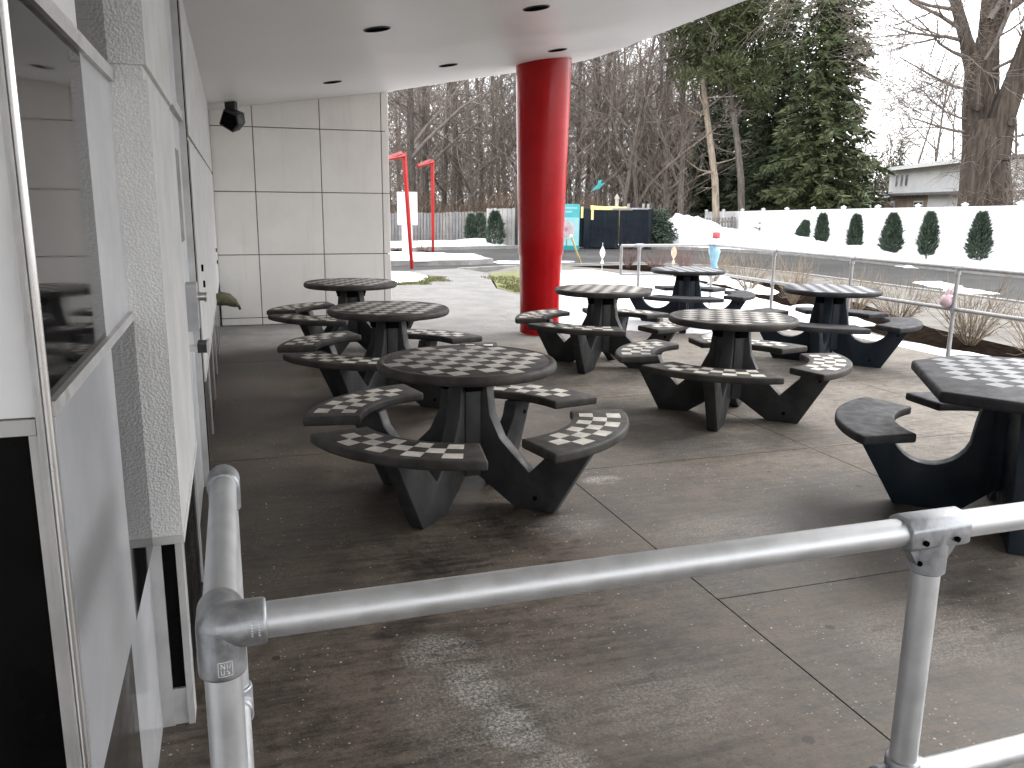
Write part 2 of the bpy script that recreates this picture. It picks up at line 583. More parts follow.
def thing(name, label, cat, loc=(0, 0, 0), rz=0, group=None):
    o = bpy.data.objects.new(name, None)
    o.empty_display_size = .2
    COL.objects.link(o)
    o.location = loc
    o.rotation_euler = (0, 0, rz)
    return tag(o, label, cat, group)


def copy_tree(o, parent=None):
    c = o.copy()
    COL.objects.link(c)
    if parent is not None:
        c.parent = parent
    for ch in list(o.children):
        copy_tree(ch, c)
    return c


# ------------------------------------------------------------------ ground
def sheet(name, poly, z, mat, kind='structure', label=None, thick=.0):
    mb = MB()
    if thick:
        mb.prism(poly, 'z', z - thick, z)
    else:
        mb.add([(x, y, z) for x, y in poly], [tuple(range(len(poly)))])
    o = mb.build(name, mat)
    return setting(o, kind, label)


G0 = -.13
sheet('ground', [(-400, -300), (500, -300), (500, 700), (-400, 700)], G0 - .012, MAT['soil'])
# road along the far side, bending left across the end of the patio
road = [(13.5, -60), (19.6, -60), (19.7, 21), (19.8, 26.5), (17.8, 30.5), (14.0, 33.4), (8, 32.2), (2, 30.0), (-8, 28.6), (-40, 28), (-40, 19.8), (-8, 20.0), (3.7, 20.6), (7.4, 22.2), (11.2, 22.7), (13.2, 21.2), (13.8, 18.2)]
sheet('road', road, G0, MAT['asphalt'])


def kerb(name, pts, w=.15, h=.13, z=G0):
    mb = MB()
    for (a, b) in zip(pts[:-1], pts[1:]):
        a, b = Vector((*a, 0)), Vector((*b, 0))
        d = (b - a).normalized()
        nrm = Vector((-d.y, d.x, 0)) * w / 2
        A, B = a - d * .004, b - d * .009
        vs = [A - nrm, B - nrm, B + nrm, A + nrm]
        mb.add([(p.x, p.y, z - .02) for p in vs] + [(p.x, p.y, z + h) for p in vs],
               [(3, 2, 1, 0), (4, 5, 6, 7), (0, 1, 5, 4), (1, 2, 6, 5), (2, 3, 7, 6), (3, 0, 4, 7)])
    o = mb.build(name, MAT['kerb'])
    return setting(o)


kerb('kerb', [(13.5, -60), (13.8, 18.2), (13.2, 21.2), (11.2, 22.7), (7.4, 22.2), (5.6, 21.5)])
kerb('kerb', [(19.6, -60), (19.7, 21), (19.8, 26.5), (17.8, 30.5), (14.0, 33.4), (8, 32.2), (2, 30.0), (-8, 28.6)])
# raised ground between the patio and the road: bed, lawn, paving
sheet('planting_bed', [(7.75, -20), (13.42, -20), (13.7, 18.2), (13.1, 21.1), (11.2, 22.6), (7.4, 22.1), (5.75, 20.0), (5.2, 14.5), (4.7, 12.9), (4.9, 12.6), (7.75, 11.7)], -.03, MAT['paving'])
mulch = [(8.15, -10), (9.35, -10), (9.2, 7.7), (9.5, 9.5), (10.6, 12.2), (11.2, 14.5), (12.0, 20.0), (11.6, 21.9), (8.9, 21.9), (10.4, 19.5), (9.7, 14.8), (9.1, 12.6), (8.3, 9.0)]
sheet('mulch_bed', mulch, -.022, MAT['mulch'], 'stuff')

# patio slabs with open joints
mb = MB()
g = .0035
for (x0, x1, ys) in ((-2.0, 1.92, (-3.0, 1.0, 5.6, 9.2, 12.17)), (1.92, 3.82, (-3.0, -.78, 1.07, 2.92, 4.77, 6.62, 8.47, 10.32, 12.17)),
                     (3.82, 5.72, (-3.0, -.78, 1.07, 2.92, 4.77, 6.62, 8.47, 10.32, 12.17)), (5.72, 7.72, (-3.0, -.78, 1.07, 2.92, 4.77, 6.62, 8.47, 10.32, 12.17))):
    for y0, y1 in zip(ys[:-1], ys[1:]):
        mb.box(x0 + g, x1 - g, y0 + g, y1 - g, -.12, 0)
# the walk leading out past the end wall
outer = [(2.15, 12.17), (4.75, 12.17), (5.15, 14.8), (5.0, 16.2), (5.9, 19.9), (5.6, 21.45), (3.3, 20.5), (4.7, 19.0), (4.0, 17.75), (2.6, 16.9), (2.15, 16.6)]
mb.prism(outer, 'z', -.12, -.003)
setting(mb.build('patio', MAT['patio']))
sheet('joint_bed', [(-2, -3), (7.7, -3), (7.7, 12.1), (-2, 12.1)], -.07, MAT['joint'])

# lawn slivers
sheet('lawn', [(5.06, 16.3), (5.95, 19.8), (8.2, 21.5), (8.2, 14.5), (5.22, 14.7)], -.012, MAT['grass'], 'stuff')
sheet('lawn', [(2.2, 16.65), (2.6, 16.95), (3.95, 17.8), (4.62, 19.0), (3.3, 20.4), (-3, 20.2), (-3, 16.65)], -.012, MAT['grass'], 'stuff')


# grass blades over those slivers
def blades(name, spots, n):
    mb = MB()
    for k in range(n):
        (x0, x1, y0, y1) = spots[k % len(spots)]
        x, y = random.uniform(x0, x1), random.uniform(y0, y1)
        a = random.uniform(0, PI)
        h = random.uniform(.02, .05)
        dx, dy = .012 * math.cos(a), .012 * math.sin(a)
        lx, ly = random.uniform(-.02, .02), random.uniform(-.02, .02)
        mb.add([(x - dx, y - dy, -.012), (x + dx, y + dy, -.012), (x + lx, y + ly, h)], [(0, 1, 2)])
    return setting(mb.build(name, MAT['grass']), 'stuff')


blades('grass', [(5.15, 5.8, 15.4, 16.6), (5.4, 6.2, 16.6, 18.8), (3.0, 3.9, 17.2, 17.7), (3.8, 4.5, 17.8, 18.9)], 2600)


def poly_sd(poly, x, y):
    ins = False
    dm = 1e9
    n = len(poly)
    for i in range(n):
        x0, y0 = poly[i]
        x1, y1 = poly[(i + 1) % n]
        if (y0 > y) != (y1 > y) and x < (x1 - x0) * (y - y0) / (y1 - y0) + x0:
            ins = not ins
        dx, dy = x1 - x0, y1 - y0
        L = dx * dx + dy * dy
        t = max(0, min(1, ((x - x0) * dx + (y - y0) * dy) / L)) if L else 0
        dm = min(dm, math.hypot(x - x0 - t * dx, y - y0 - t * dy))
    return dm if ins else -dm


def snow(name, poly, h, w, res, z0, hf=None, rough=.35, nz=.7, holes=0.0, label=None):
    xs_ = [p[0] for p in poly]
    ys_ = [p[1] for p in poly]
    x0, x1, y0, y1 = min(xs_) - w, max(xs_) + w, min(ys_) - w, max(ys_) + w
    nx, ny = int((x1 - x0) / res) + 1, int((y1 - y0) / res) + 1
    vs, ok, idx = [], {}, {}
    mb = MB()
    for j in range(ny):
        for i in range(nx):
            x, y = x0 + i * res, y0 + j * res
            d = poly_sd(poly, x, y)
            d += rough * noise.noise(Vector((x * nz, y * nz, 3.1))) + rough * .5 * noise.noise(Vector((x * nz * 3, y * nz * 3, 9.1)))
            if holes:
                d = min(d, (noise.noise(Vector((x * .9, y * .9, 7.7))) + .55 - holes) * 1.2)
            if d < -2.0 * res:
                continue
            k = 1 - math.exp(-max(d, 0) / w)
            hh = h * (hf(x, y) if hf else 1)
            z = z0 + hh * k * (1 + .5 * noise.noise(Vector((x * .8, y * .8, 1.3))) + .22 * noise.noise(Vector((x * 2.7, y * 2.7, 4.3)))) - (.02 if d <= 0 else 0) + .012
            if d <= 0:
                z = z0 - .03
            idx[(i, j)] = len(vs)
            vs.append((x, y, z))
    fs = []
    for (i, j), a in idx.items():
        b, c, d_ = idx.get((i + 1, j)), idx.get((i + 1, j + 1)), idx.get((i, j + 1))
        if b is not None and c is not None and d_ is not None:
            fs.append((a, b, c, d_))
    mb.add(vs, fs, None, True)
    return setting(mb.build(name, MAT['snow'], sharp=180), 'stuff', label)


# snow on and beyond the uncleared end of the patio
snow('snow', [(4.3, 10.9), (5.2, 9.9), (5.9, 9.7), (6.6, 9.9), (7.7, 9.4), (7.75, 7.0), (8.1, 7.2), (8.25, 9.0), (9.0, 12.6), (9.6, 14.8), (9.6, 17.0), (8.4, 19.6), (7.2, 20.0), (6.3, 18.3), (5.7, 16.4), (5.4, 14.6), (4.75, 12.6)], .11, .25, .09, -.02, rough=.28)
snow('snow', [(7.72, 3), (8.15, 3), (8.2, 7.6), (7.75, 7.6)], .06, .12, .06, -.02, rough=.16)
snow('snow', [(5.6, 9.2), (6.1, 9.15), (6.2, 9.5), (5.7, 9.55)], .1, .1, .05, -.01, rough=.12)
snow('snow', [(-3, 16.9), (2.2, 16.9), (2.8, 17.4), (3.9, 18.2), (4.25, 19.0), (3.2, 20.1), (-3, 20)], .12, .22, .1, -.015, rough=.2)
# island in the driveway
isl = [(-12, 24.3), (4.3, 24.3), (6.6, 24.1), (7.5, 24.6), (7.5, 25.4), (6.6, 26.4), (4.8, 26.9), (-12, 26.6)]
sheet('traffic_island', isl, .02, MAT['kerb'], thick=.2)
snow('snow', [(-12, 24.5), (4.3, 24.5), (6.5, 24.35), (7.3, 24.8), (7.2, 25.3), (6.5, 26.2), (4.7, 26.7), (-12, 26.4)], .14, .2, .12, .02, rough=.18)
snow('snow', [(7.7, 24.6), (8.8, 24.4), (10.4, 24.9), (9.2, 25.4), (7.8, 25.4)], .05, .2, .12, G0, rough=.2)


# banks beyond the driveway and beside the road
def bank1(x, y):
    return .8 + .5 * math.sin(x * .55 + .5)


snow('snow_bank', [(-12, 30.2), (2, 30.9), (8, 33.0), (11.2, 34.0), (11.8, 38.8), (6, 39.0), (-12, 38.6)], .34, .8, .22, G0, bank1, .5)
snow('snow_bank', [(11.2, 33.3), (16.8, 33.4), (17.4, 34.6), (16.5, 35.2), (11.5, 34.6)], .16, .3, .15, G0, None, .3)


def bank2(x, y):
    far = max(0, min(1, (y - 23) / 9))
    q = atD(682, 205, 38.5)
    pk = math.exp(-(((x - q.x) / 1.7) ** 2 + ((y - q.y) / 2.2) ** 2))
    return .16 + .36 * far + .62 * pk + max(0, .09 * math.sin(y * 1.3))


snow('snow_bank', [(17.3, 34.5), (17.2, 33.2), (18.6, 30.2), (19.9, 26.5), (19.85, 21), (19.8, 2), (21.2, 2), (22.0, 17), (23.6, 28), (25.6, 40), (25.8, 46), (19.5, 43), (18.2, 38)], 1.0, .5, .2, G0, bank2, .5)
snow('snow', [(14.0, 13.6), (15.6, 14.0), (16.6, 16.5), (15.9, 16.6), (14.8, 14.6)], .02, .2, .12, G0 + .002, None, .25, holes=.1)
snow('snow', [(9.6, 13.6), (10.2, 13.9), (11.2, 17.5), (11.6, 20.0), (10.6, 20.2), (10.2, 16.8)], .1, .2, .12, -.03, rough=.35)
snow('snow', [(8.4, 9.8), (8.9, 9.9), (9.5, 12.2), (9.0, 12.1)], .08, .15, .08, -.03, rough=.2)

# ------------------------------------------------------------------ restaurant building on the left
XG, XF, YR, YP, YD, YW, YE = -.285, -.2, 1.42, 2.65, 3.75, 5.17, 12.0


def soffit_z(x):
    return 2.82 + .1425 * (x + .2)


b = thing('restaurant_building', 'white and black panelled restaurant wall with glass, stucco pilaster and door on the left', 'building', (-.3, 6, 0))
Bo = Vector((-.3, 6, 0))


def bp(mb, name, mat=None, parent=b, **kw):
    o = mb.build(name, mat, parent, **kw)
    if parent is b:
        o.location = -Bo
    return o


# return wall facing the camera side, left of the corner trim
mb = MB()
mb.box(-1.6, XG - .02, YR + .012, YR + .2, 1.347, 3.0)
bp(mb, 'white_panel', MAT['panel_white'])
mb = MB()
mb.box(-1.6, XG - .034, YR + .016, YR + .2, -.02, 1.318)
bp(mb, 'black_panel', MAT['black_panel'])
mb = MB()
mb.box(-1.6, XG - .022, YR + .004, YR + .2, 1.32, 1.345)
mb.box(XG - .033, XG - .020, YR + .002, YR + .2, -.02, 1.3195)
bp(mb, 'frame', MAT['frame'])
# corner trim: polished bead with a grey channel
mb = MB()
mb.tube([(XG - .002, YR, -.02), (XG - .002, YR, 3.0)], .0065, 14)
bp(mb, 'corner_trim', MAT['chrome'])
mb = MB()
mb.box(XG - .0195, XG - .0125, YR - .003, YR + .05, -.02, 3.0)
mb.box(XG - .0125, XG - .008, YR - .006, YR + .05, -.02, 3.0)
bp(mb, 'corner_channel', MAT['frame'])
# glazed wall: upper panes, window, spandrel, base
YM = 2.16   # the facade is a checkerboard of dark glass and white panels, split at this upright joint
for y0, y1, z0, z1, nm, m in ((YR + .05, YM - .002, 1.362, 1.996, 'window', 'glass_dark'), (YM + .002, YP + .1, 1.362, 1.996, 'white_panel', 'spandrel'),
                              (YR + .05, YM - .002, 2.03, 2.95, 'white_panel', 'panel_white'), (YM + .002, YP + .1, 2.03, 2.95, 'window', 'glass_dark')):
    mb = MB()
    mb.box(XG - .06, XG - .012, y0, y1, z0, z1)
    bp(mb, nm, MAT[m])
for z0, z1 in ((1.338, 1.362), (1.996, 2.03)):
    mb = MB()
    mb.box(XG - .058, XG - .0, YR + .05, YP - .001, z0, z1)
    bp(mb, 'window_frame', MAT['frame'])
for y0, y1, nm, m in ((YR + .05, YM - .002, 'white_panel', 'spandrel'), (YM + .002, YP + .1, 'glass_panel', 'glass_dark')):
    mb = MB()
    mb.box(XG - .06, XG - .003, y0, y1, .63, 1.337)
    bp(mb, nm, MAT[m])
for y0, y1, nm, m in ((YR + .05, YM - .002, 'base_panel', 'base_dark'), (YM + .002, YP + .1, 'base_panel', 'spandrel')):
    mb = MB()
    mb.box(XG - .09, XG - .02, y0, y1, -.05, .628)
    bp(mb, nm, MAT[m])

# stucco pilaster
mb = MB()
mb.box(XG - .05, XF, YP, YD, .66, 2.005)
mb.box(XG - .05, XF, YP, YD, 2.045, 2.95)
mb.box(XG - .05, XF - .012, YP + .012, YD - .004, 2.0, 2.05)
pil = bp(mb, 'pilaster', MAT['stucco'])
pil.data.materials.append(MAT['stucco2'])
for f in pil.data.polygons:
    if f.normal.x > .8:
        f.material_index = 1
mb = MB()
mb.box(XG - .045, XF + .004, YP - .004, YD, .632, .6595)
bp(mb, 'pilaster_ledge', MAT['stucco2'], bevel=.004)
# dark framed base under the pilaster
mb = MB()
mb.box(XG - .02, XF - .026, YP + .022, YP + .1, .0, .631)
mb.box(XF - .05, XF - .02, YP + .1, YD, .0, .631)
bp(mb, 'black_panel', MAT['black_panel'])
mb = MB()
mb.box(XG - .02, XG + .018, YP + .008, YP + .1, .0, .6315)
mb.box(XF - .026, XF - .006, YP + .004, YP + .1, .0, .6315)
mb.box(XG + .018, XF - .026, YP + .012, YP + .1, .11, .128)
mb.box(XG + .018, XF - .026, YP + .014, YP + .1, .0, .1099)
bp(mb, 'base_frame', MAT['frame'])

# door in its opening
mb = MB()
mb.box(-.31, -.246, YD + .06, YW - .06, .02, 2.95)
door = bp(mb, 'door', MAT['door'])
mb = MB()
mb.box(-.31, -.212, YD + .001, YD + .06, .0, 2.95)
mb.box(-.31, -.212, YW - .06, YW - .022, .0, 2.95)
mb.box(-.31, -.222, YD + .06, YW - .06, 2.1, 2.15)
bp(mb, 'door_frame', MAT['frame'])
mb = MB()
mb.box(-.31, -.207, YW - .022, YW - .004, .0, 2.95)
bp(mb, 'door_gasket', MAT['hole'])
mb = MB()
mb.box(-.248, -.243, YD + .62, YW - .3, 1.47, 1.93)
bp(mb, 'door_window', MAT['glass_dark'], door)
mb = MB()
hz = atY(205, 395, 4.66)
mb.box(-.246, -.19, 4.55, 4.72, 1.02, 1.26, MAT['grey_metal'])
mb.tube([(-.2, 4.64, 1.19), (-.145, 4.64, 1.19)], .022, 16, MAT['chrome'])
bp(mb, 'door_lock', None, door)
mb = MB()
mb.box(-.2, -.155, 4.45, 4.6, .925, .968, MAT['black'])
mb.box(-.155, -.148, 4.44, 4.61, .918, .975, MAT['chrome'])
mb.box(-.24, -.2, 4.47, 4.5, .93, .96, MAT['chrome'])
bp(mb, 'door_handle', None, door)

# long stucco wall to the end wall
mb = MB()
mb.box(-.6, XF, YW, YE - .02, .66, 2.005)
mb.box(-.6, XF, YW, YE - .02, 2.035, 2.95)
mb.box(-.6, XF - .012, YW + .008, YE - .03, 2.0, 2.04)
bp(mb, 'stucco_wall', MAT['stucco2'])
mb = MB()
mb.box(-.6, XF + .004, YW - .0, YE - .02, .63, .6595)
bp(mb, 'wall_ledge', MAT['stucco2'])
mb = MB()
mb.box(-.6, XF - .02, YW, YE - .02, -.05, .629)
bp(mb, 'base_panel', MAT['base_dark'])
mb = MB()
y = YW
while y < YE - .3:
    mb.box(-.5, XF - .012, y, y + .03, 0, .6285)
    y += 1.15
mb.box(-.5, XF - .0125, YW, YE - .03, .6, .628)
bp(mb, 'base_frame', MAT['frame'])
# small wall fixings
for (px, py, Y) in ((200, 268, 5.75), (202.5, 284, 5.9), (202, 298, 5.9), (219, 250, 10.8), (221, 262, 11)):
    q = atY(px, py, Y)
    mb = MB()
    mb.box(XF - .01, XF + .012, Y - .03, Y + .03, q.z - .02, q.z + .02)
    bp(mb, 'wall_fixing', MAT['hole'])

# end wall: square panels with open joints
mb = MB()
jx = [-.2, .33, 1.2, 2.03, 2.13]
jz = [.0, .10, .96, 1.795, 2.63, 3.46, 4.3]
gp = .006
for i in range(4):
    for j in range(6):
        x0, x1 = jx[i] + (gp if i else 0), jx[i + 1] - (gp if i < 3 else 0)
        mb.box(x0, x1, YE, YE + .04, jz[j] + gp, jz[j + 1] - gp)
jy = [YE + .04, 13.0, 13.9, 14.8, 15.7, 16.6]
for i in range(5):
    for j in range(6):
        mb.box(2.09, 2.13, jy[i] + gp, jy[i + 1] - gp, jz[j] + gp, jz[j + 1] - gp)
bp(mb, 'end_wall', MAT['panel'], bevel=.003, seg=1)
mb = MB()
mb.box(-6, 2.095, YE + .03, 16.6, -.1, 4.3)
mb.box(-6, XF - .3, YR + .21, YE + .03, -.1, 4.6)
bp(mb, 'wall_core', MAT['joint'])
mb = MB()
mb.box(-6, XG - .06, -13, YR, -.1, 4.6)
mb.v = [(min(v[0], -1.0) if v[0] > -1 else v[0], v[1], v[2]) for v in mb.v]
bp(mb, 'side_wall', MAT['panel_white'])

# canopy: tilted flat soffit over the patio with a curved corner
edge = [(-1.05, -6.5), (4.55, -6.5), (4.55, 9.2), (4.56, 9.8), (4.5, 10.45), (4.27, 10.86), (3.9, 11.1), (3.1, 11.45), (2.135, 11.99), (-.2, 11.99), (-1.05, 11.99)]
mb = MB()
n = len(edge)
vs = [(x, y, soffit_z(x)) for x, y in edge] + [(x, y, soffit_z(x) + .55) for x, y in edge]
mb.add(vs, [tuple(reversed(range(n))), tuple(range(n, 2 * n))] + [(i, (i + 1) % n, (i + 1) % n + n, i + n) for i in range(n)])
canopy = thing('entrance_canopy', 'pale grey flat canopy over the patio with round recessed lights in its underside', 'canopy', (2, 4, 3))
so = mb.build('soffit', MAT['soffit'], canopy, bevel=.012, seg=2)
so.location = (-2, -4, -3)
tilt = Matrix.Rotation(-math.atan(.1425), 4, 'Y')
lm = None
for (x, y) in [(1.18, 7.06), (1.19, 10.27), (2.42, 9.72), (2.38, 6.68), (3.57, 9.29), (1.18, 3.85), (2.38, 3.6), (3.57, 6.2), (3.57, 3.2)]:
    if lm is None:
        mb = MB()
        mb.lathe([(.098, .0), (.098, -.004), (.0, -.004)], 32, MAT['hole'], False)
        mb.lathe([(.099, .0), (.099, -.006), (.106, -.006), (.110, 0)], 32, MAT['black'])
        lo = mb.build('recessed_light', None, canopy)
        lm = lo.data
    else:
        lo = bpy.data.objects.new('recessed_light', lm)
        COL.objects.link(lo)
        lo.parent = canopy
    lo.matrix_local = Matrix.Translation((x - 2, y - 4, soffit_z(x) - 3 - .001)) @ tilt

# red column
cxy = (3.79, 10.33)
mb = MB()
zt = soffit_z(cxy[0])
prof = [(.264, 0), (.264, .006), (.256, .012), (.258, .03), (.262, .5), (.277, 1.0), (.292, 1.06), (.298, 1.3), (.316, 2.0), (.333, 2.7), (.347, zt + .06)]
mb.lathe(prof, 72)
o = mb.build('column', MAT['red'], sharp=50, loc=(cxy[0], cxy[1], 0))
tag(o, 'thick glossy red round column holding up the canopy, wider at the top', 'column')

# loudspeaker under the canopy
sp = atY(233, 119, 11.3)
t = thing('loudspeaker', 'black wedge loudspeaker hanging from the canopy in front of the end wall', 'speaker', sp, R_(-20))
mb = MB()
T = Matrix.Rotation(R_(24), 4, 'Y') @ Matrix.Rotation(R_(14), 4, 'X') @ Matrix.Scale(.84, 4)
mb.prism([(-.13, -.12), (.1, -.15), (.16, 0), (.10, .13), (-.12, .12)], 'y', -.14, .1, None, T)
mb.build('cabinet', MAT['black'], t, bevel=.015)
mb = MB()
mb.prism([(-.1, -.095), (.085, -.12), (.13, 0), (.08, .1), (-.1, .095)], 'y', -.147, -.139, None, T)
mb.build('grille', MAT['hole'], t)
mb = MB()
mb.box(-.08, .05, -.05, .05, .1, soffit_z(sp.x) - sp.z + .005)
mb.build('bracket', MAT['black'], t, bevel=.01)

# olive cover on the wall
sp = Vector((XF, 9.4, atY(225, 302, 9.4).z))
t = thing('tap_cover', 'olive green cloth covered spout sticking out of the long white wall', 'wall tap', sp)
mb = MB()
mb.tube([(-.01, 0, .02), (.05, 0, .035), (.12, 0, .02), (.18, 0, -.01), (.225, 0, -.055)], [.06, .075, .068, .045, .018], 14)
o = mb.build('cover', MAT['olive'], t, sharp=60)
for v in o.data.vertices:
    v.co += Vector((0, 1, 1)) * .018 * noise.noise(v.co * 22)
mb = MB()
mb.tube([(.225, 0, -.05), (.235, 0, -.085)], .014, 10)
mb.build('spout', MAT['black'], t)


# ------------------------------------------------------------------ near guard rail
def rail_part(name, pts, rad, root, mat, n=20):
    mb = MB()
    mb.tube(pts, rad, n)
    o = mb.build(name, mat, root, sharp=45)
    o.location = -root.location
    return o


YN, XC, ZR, ZM = 1.205, -.05, 1.068, .513
gr = thing('guard_rail', 'thick aluminium pipe guard rail across the foreground with cast grey fittings', 'railing', (.5, YN, 0))
PR = .0272
rail_part('top_rail', [(XC, YN, ZR), (2.6, YN, ZR)], PR, gr, MAT['alu'], 28)
rail_part('lower_rail', [(XC, YN, ZM), (2.6, YN, ZM)], PR, gr, MAT['alu'], 28)
rail_part('return_rail', [(XC, YN, ZR), (XC, 1.9, ZR)], PR, gr, MAT['alu'], 28)
rail_part('return_rail', [(XC, YN, ZM), (XC, 1.9, ZM)], PR, gr, MAT['alu'], 28)
XP = 1.262
for (x, y, z) in ((XC, YN, ZR), (XP, YN, ZR), (XC, 1.9, ZR)):
    rail_part('post', [(x, y, -.05), (x, y, z)], PR, gr, MAT['alu'], 28)
rail_part('post', [(2.5, YN, -.05), (2.5, YN, ZR)], PR, gr, MAT['alu'], 28)
for (x, y) in ((XC, YN), (XP, YN), (XC, 1.9), (2.5, YN)):
    rail_part('foot_flange', [(x, y, 0), (x, y, .012), (x, y, .0125), (x, y, .05)], [.06, .06, .034, .033], gr, MAT['cast'], 24)
FR = .0346


def fitting(name, c, arms, round_core=True):
    mb = MB()
    c = Vector(c)
    for d, L in arms:
        d = Vector(d)
        mb.tube([c - d * .004, c + d * (L - .006), c + d * (L - .002), c + d * L, c + d * L], [FR, FR, FR - .001, FR - .0035, PR], 28)
    if round_core:
        prof = [(FR * math.cos(R_(a)), FR * math.sin(R_(a))) for a in range(-90, 91, 10)]
        prof[0] = (0, -FR)
        prof[-1] = (0, FR)
        mb.lathe(prof, 28, c=c)
    o = mb.build(name, MAT['cast'], gr, sharp=50)
    o.location = -gr.location
    return o


fc = fitting('corner_fitting', (XC, YN, ZR), [((1, 0, 0), .066), ((0, 1, 0), .062), ((0, 0, -1), .074)])
# square saddle tee over the middle post
mb = MB()
sec = [(-.034, -.024), (-.034, .012), (-.020, .032), (.012, .035), (.034, .020), (.034, -.02), (.02, -.034), (-.02, -.034)]
mb.prism(sec, 'x', XP - .075, XP + .068, None, Matrix.Translation((0, YN, ZR)))
o = mb.build('tee_fitting', MAT['cast'], gr, bevel=.004)
o.location = -gr.location
mb = MB()
mb.tube([(XP, YN, ZR), (XP, YN, ZR - .085), (XP, YN, ZR - .088), (XP, YN, ZR - .088)], [FR, FR, FR - .003, PR], 28)
web = [(-.06, -.03), (.06, -.03), (.03, -.075), (-.03, -.075)]
mb.prism([(XP + a, ZR + c) for a, c in web], 'y', YN - .012, YN + .012)
o = mb.build('tee_stem', MAT['cast'], gr, sharp=40)
o.location = -gr.location
for (x, y, z, d) in ((XP - .045, YN - .035, ZR - .012, (0, -1, 0)), (XP + .03, YN - .035, ZR - .012, (0, -1, 0)), (XP - .0285, YN - .012, ZR - .064, (-.8, -.6, 0))):
    rail_part('set_screw', [Vector((x, y, z)), Vector((x, y, z)) + Vector(d) * .0055], .0055, gr, MAT['hole'], 10)
fitting('elbow_fitting', (XC, 1.9, ZR), [((0, -1, 0), .06), ((0, 0, -1), .07)])
fitting('elbow_fitting', (XC, 1.9, ZM), [((0, -1, 0), .05), ((0, 0, -1), .045), ((0, 0, 1), .045)])
fitting('tee_fitting', (XC, YN, ZM), [((1, 0, 0), .06), ((0, 1, 0), .06), ((0, 0, -1), .05), ((0, 0, 1), .05)])
fitting('tee_fitting', (XP, YN, ZM), [((1, 0, 0), .06), ((-1, 0, 0), .06), ((0, 0, -1), .05), ((0, 0, 1), .05)])
# cast maker's marks: an outlined square of small strokes on the socket facing the camera
mb = MB()


def mark(cx_, cz_, sx, sz, strokes):
    """little raised strokes wrapped on the down socket (axis z)"""
    for (a0, b0, a1, b1) in strokes:
        pts = []
        for k in range(4):
            u = a0 + (a1 - a0) * k / 3
            v = b0 + (b1 - b0) * k / 3
            th = R_(-90) + cx_ + u * sx / FR
            pts.append((XC + (FR + .0002) * math.cos(th), YN + (FR + .0002) * math.sin(th), cz_ + v * sz))
        mb.tube(pts, .00045, 5)


mark(R_(8), ZR - .052, .01, .011, [(-1, -1, 1, -1), (1, -1, 1, 1), (1, 1, -1, 1), (-1, 1, -1, -1), (-.6, .1, -.6, .8), (-.6, .8, -.1, .1), (-.1, .1, -.1, .8), (.25, .1, .25, .8), (.55, .1, .8, .8), (-.6, -.7, -.2, -.7), (-.2, -.7, -.2, -.1), (.2, -.7, .6, -.7), (.6, -.7, .2, -.2), (-.6, -.7, -.6, -.1)])
mb.build('cast_mark', MAT['etch'], fc)
mb = MB()
for (a, bq) in ((-.006, 0), (-.002, .001), (.002, -.001), (.006, 0), (.010, .001)):
    for r_ in (-.006, .004):
        th = R_(-105)
        for k, (da, db) in enumerate(((0, .0025), (.0018, 0))):
            x = XC + .05 + r_
            p = Vector((x, YN + (FR + .0002) * math.cos(R_(180) + a * 30), ZR + (FR + .0002) * math.sin(a * 30) - .0))
            mb.tube([p, p + Vector((.0022 if k else 0, 0, .0 if k else .0022))], .0004, 5)
o = mb.build('cast_mark', MAT['etch'], fc)
# fc sits at -gr.location inside gr, so world geometry needs no further offset


# ------------------------------------------------------------------ picnic tables
V_ARM = [(.0, .76), (.135, .76), (.165, .52), (.228, .39), (.41, .215), (.545, .36), (.58, .449), (.815, .449), (.56, .0), (.325, .0), (.10, .15), (.0, .165)]


def u_arm():
    pts = [(.0, .76), (.15, .76), (.17, .61), (.19, .51)]
    cx_, cz_, r_ = .405, .47, .212
    for a in range(200, 346, 12):
        pts.append((cx_ + r_ * math.cos(R_(a)), cz_ + r_ * math.sin(R_(a))))
    pts += [(.62, .449), (.825, .449), (.565, .0), (.30, .0), (.21, .02), (.06, .15), (.0, .16)]
    return pts


U_ARM = u_arm()


def arm_mesh(prof, w):
    mb = MB()
    mb.prism(prof, 'y', -w / 2, w / 2)
    return mb


def seat_outline(r0, r1, half, rc):
    pts = []
    N = 16
    for k in range(N + 1):
        a = -half + 2 * half * k / N
        pts.append((r1 * math.cos(a), r1 * math.sin(a)))
    for k in range(N + 1):
        a = half - 2 * half * k / N
        pts.append((r0 * math.cos(a), r0 * math.sin(a)))
    return pts


def round_top(r):
    z0, z1, e = .76, .815, .02
    prof = [(0, z0), (r - e, z0)]
    for a in range(-75, 76, 15):
        prof.append((r - e + e * math.cos(R_(a)), (z0 + z1) / 2 + (z1 - z0) / 2 * math.sin(R_(a))))
    prof += [(r - e - .004, z1), (r - .04, z1), (r - .043, z1 - .002), (r - .047, z1), (0, z1)]
    return MB().lathe(prof, 72)


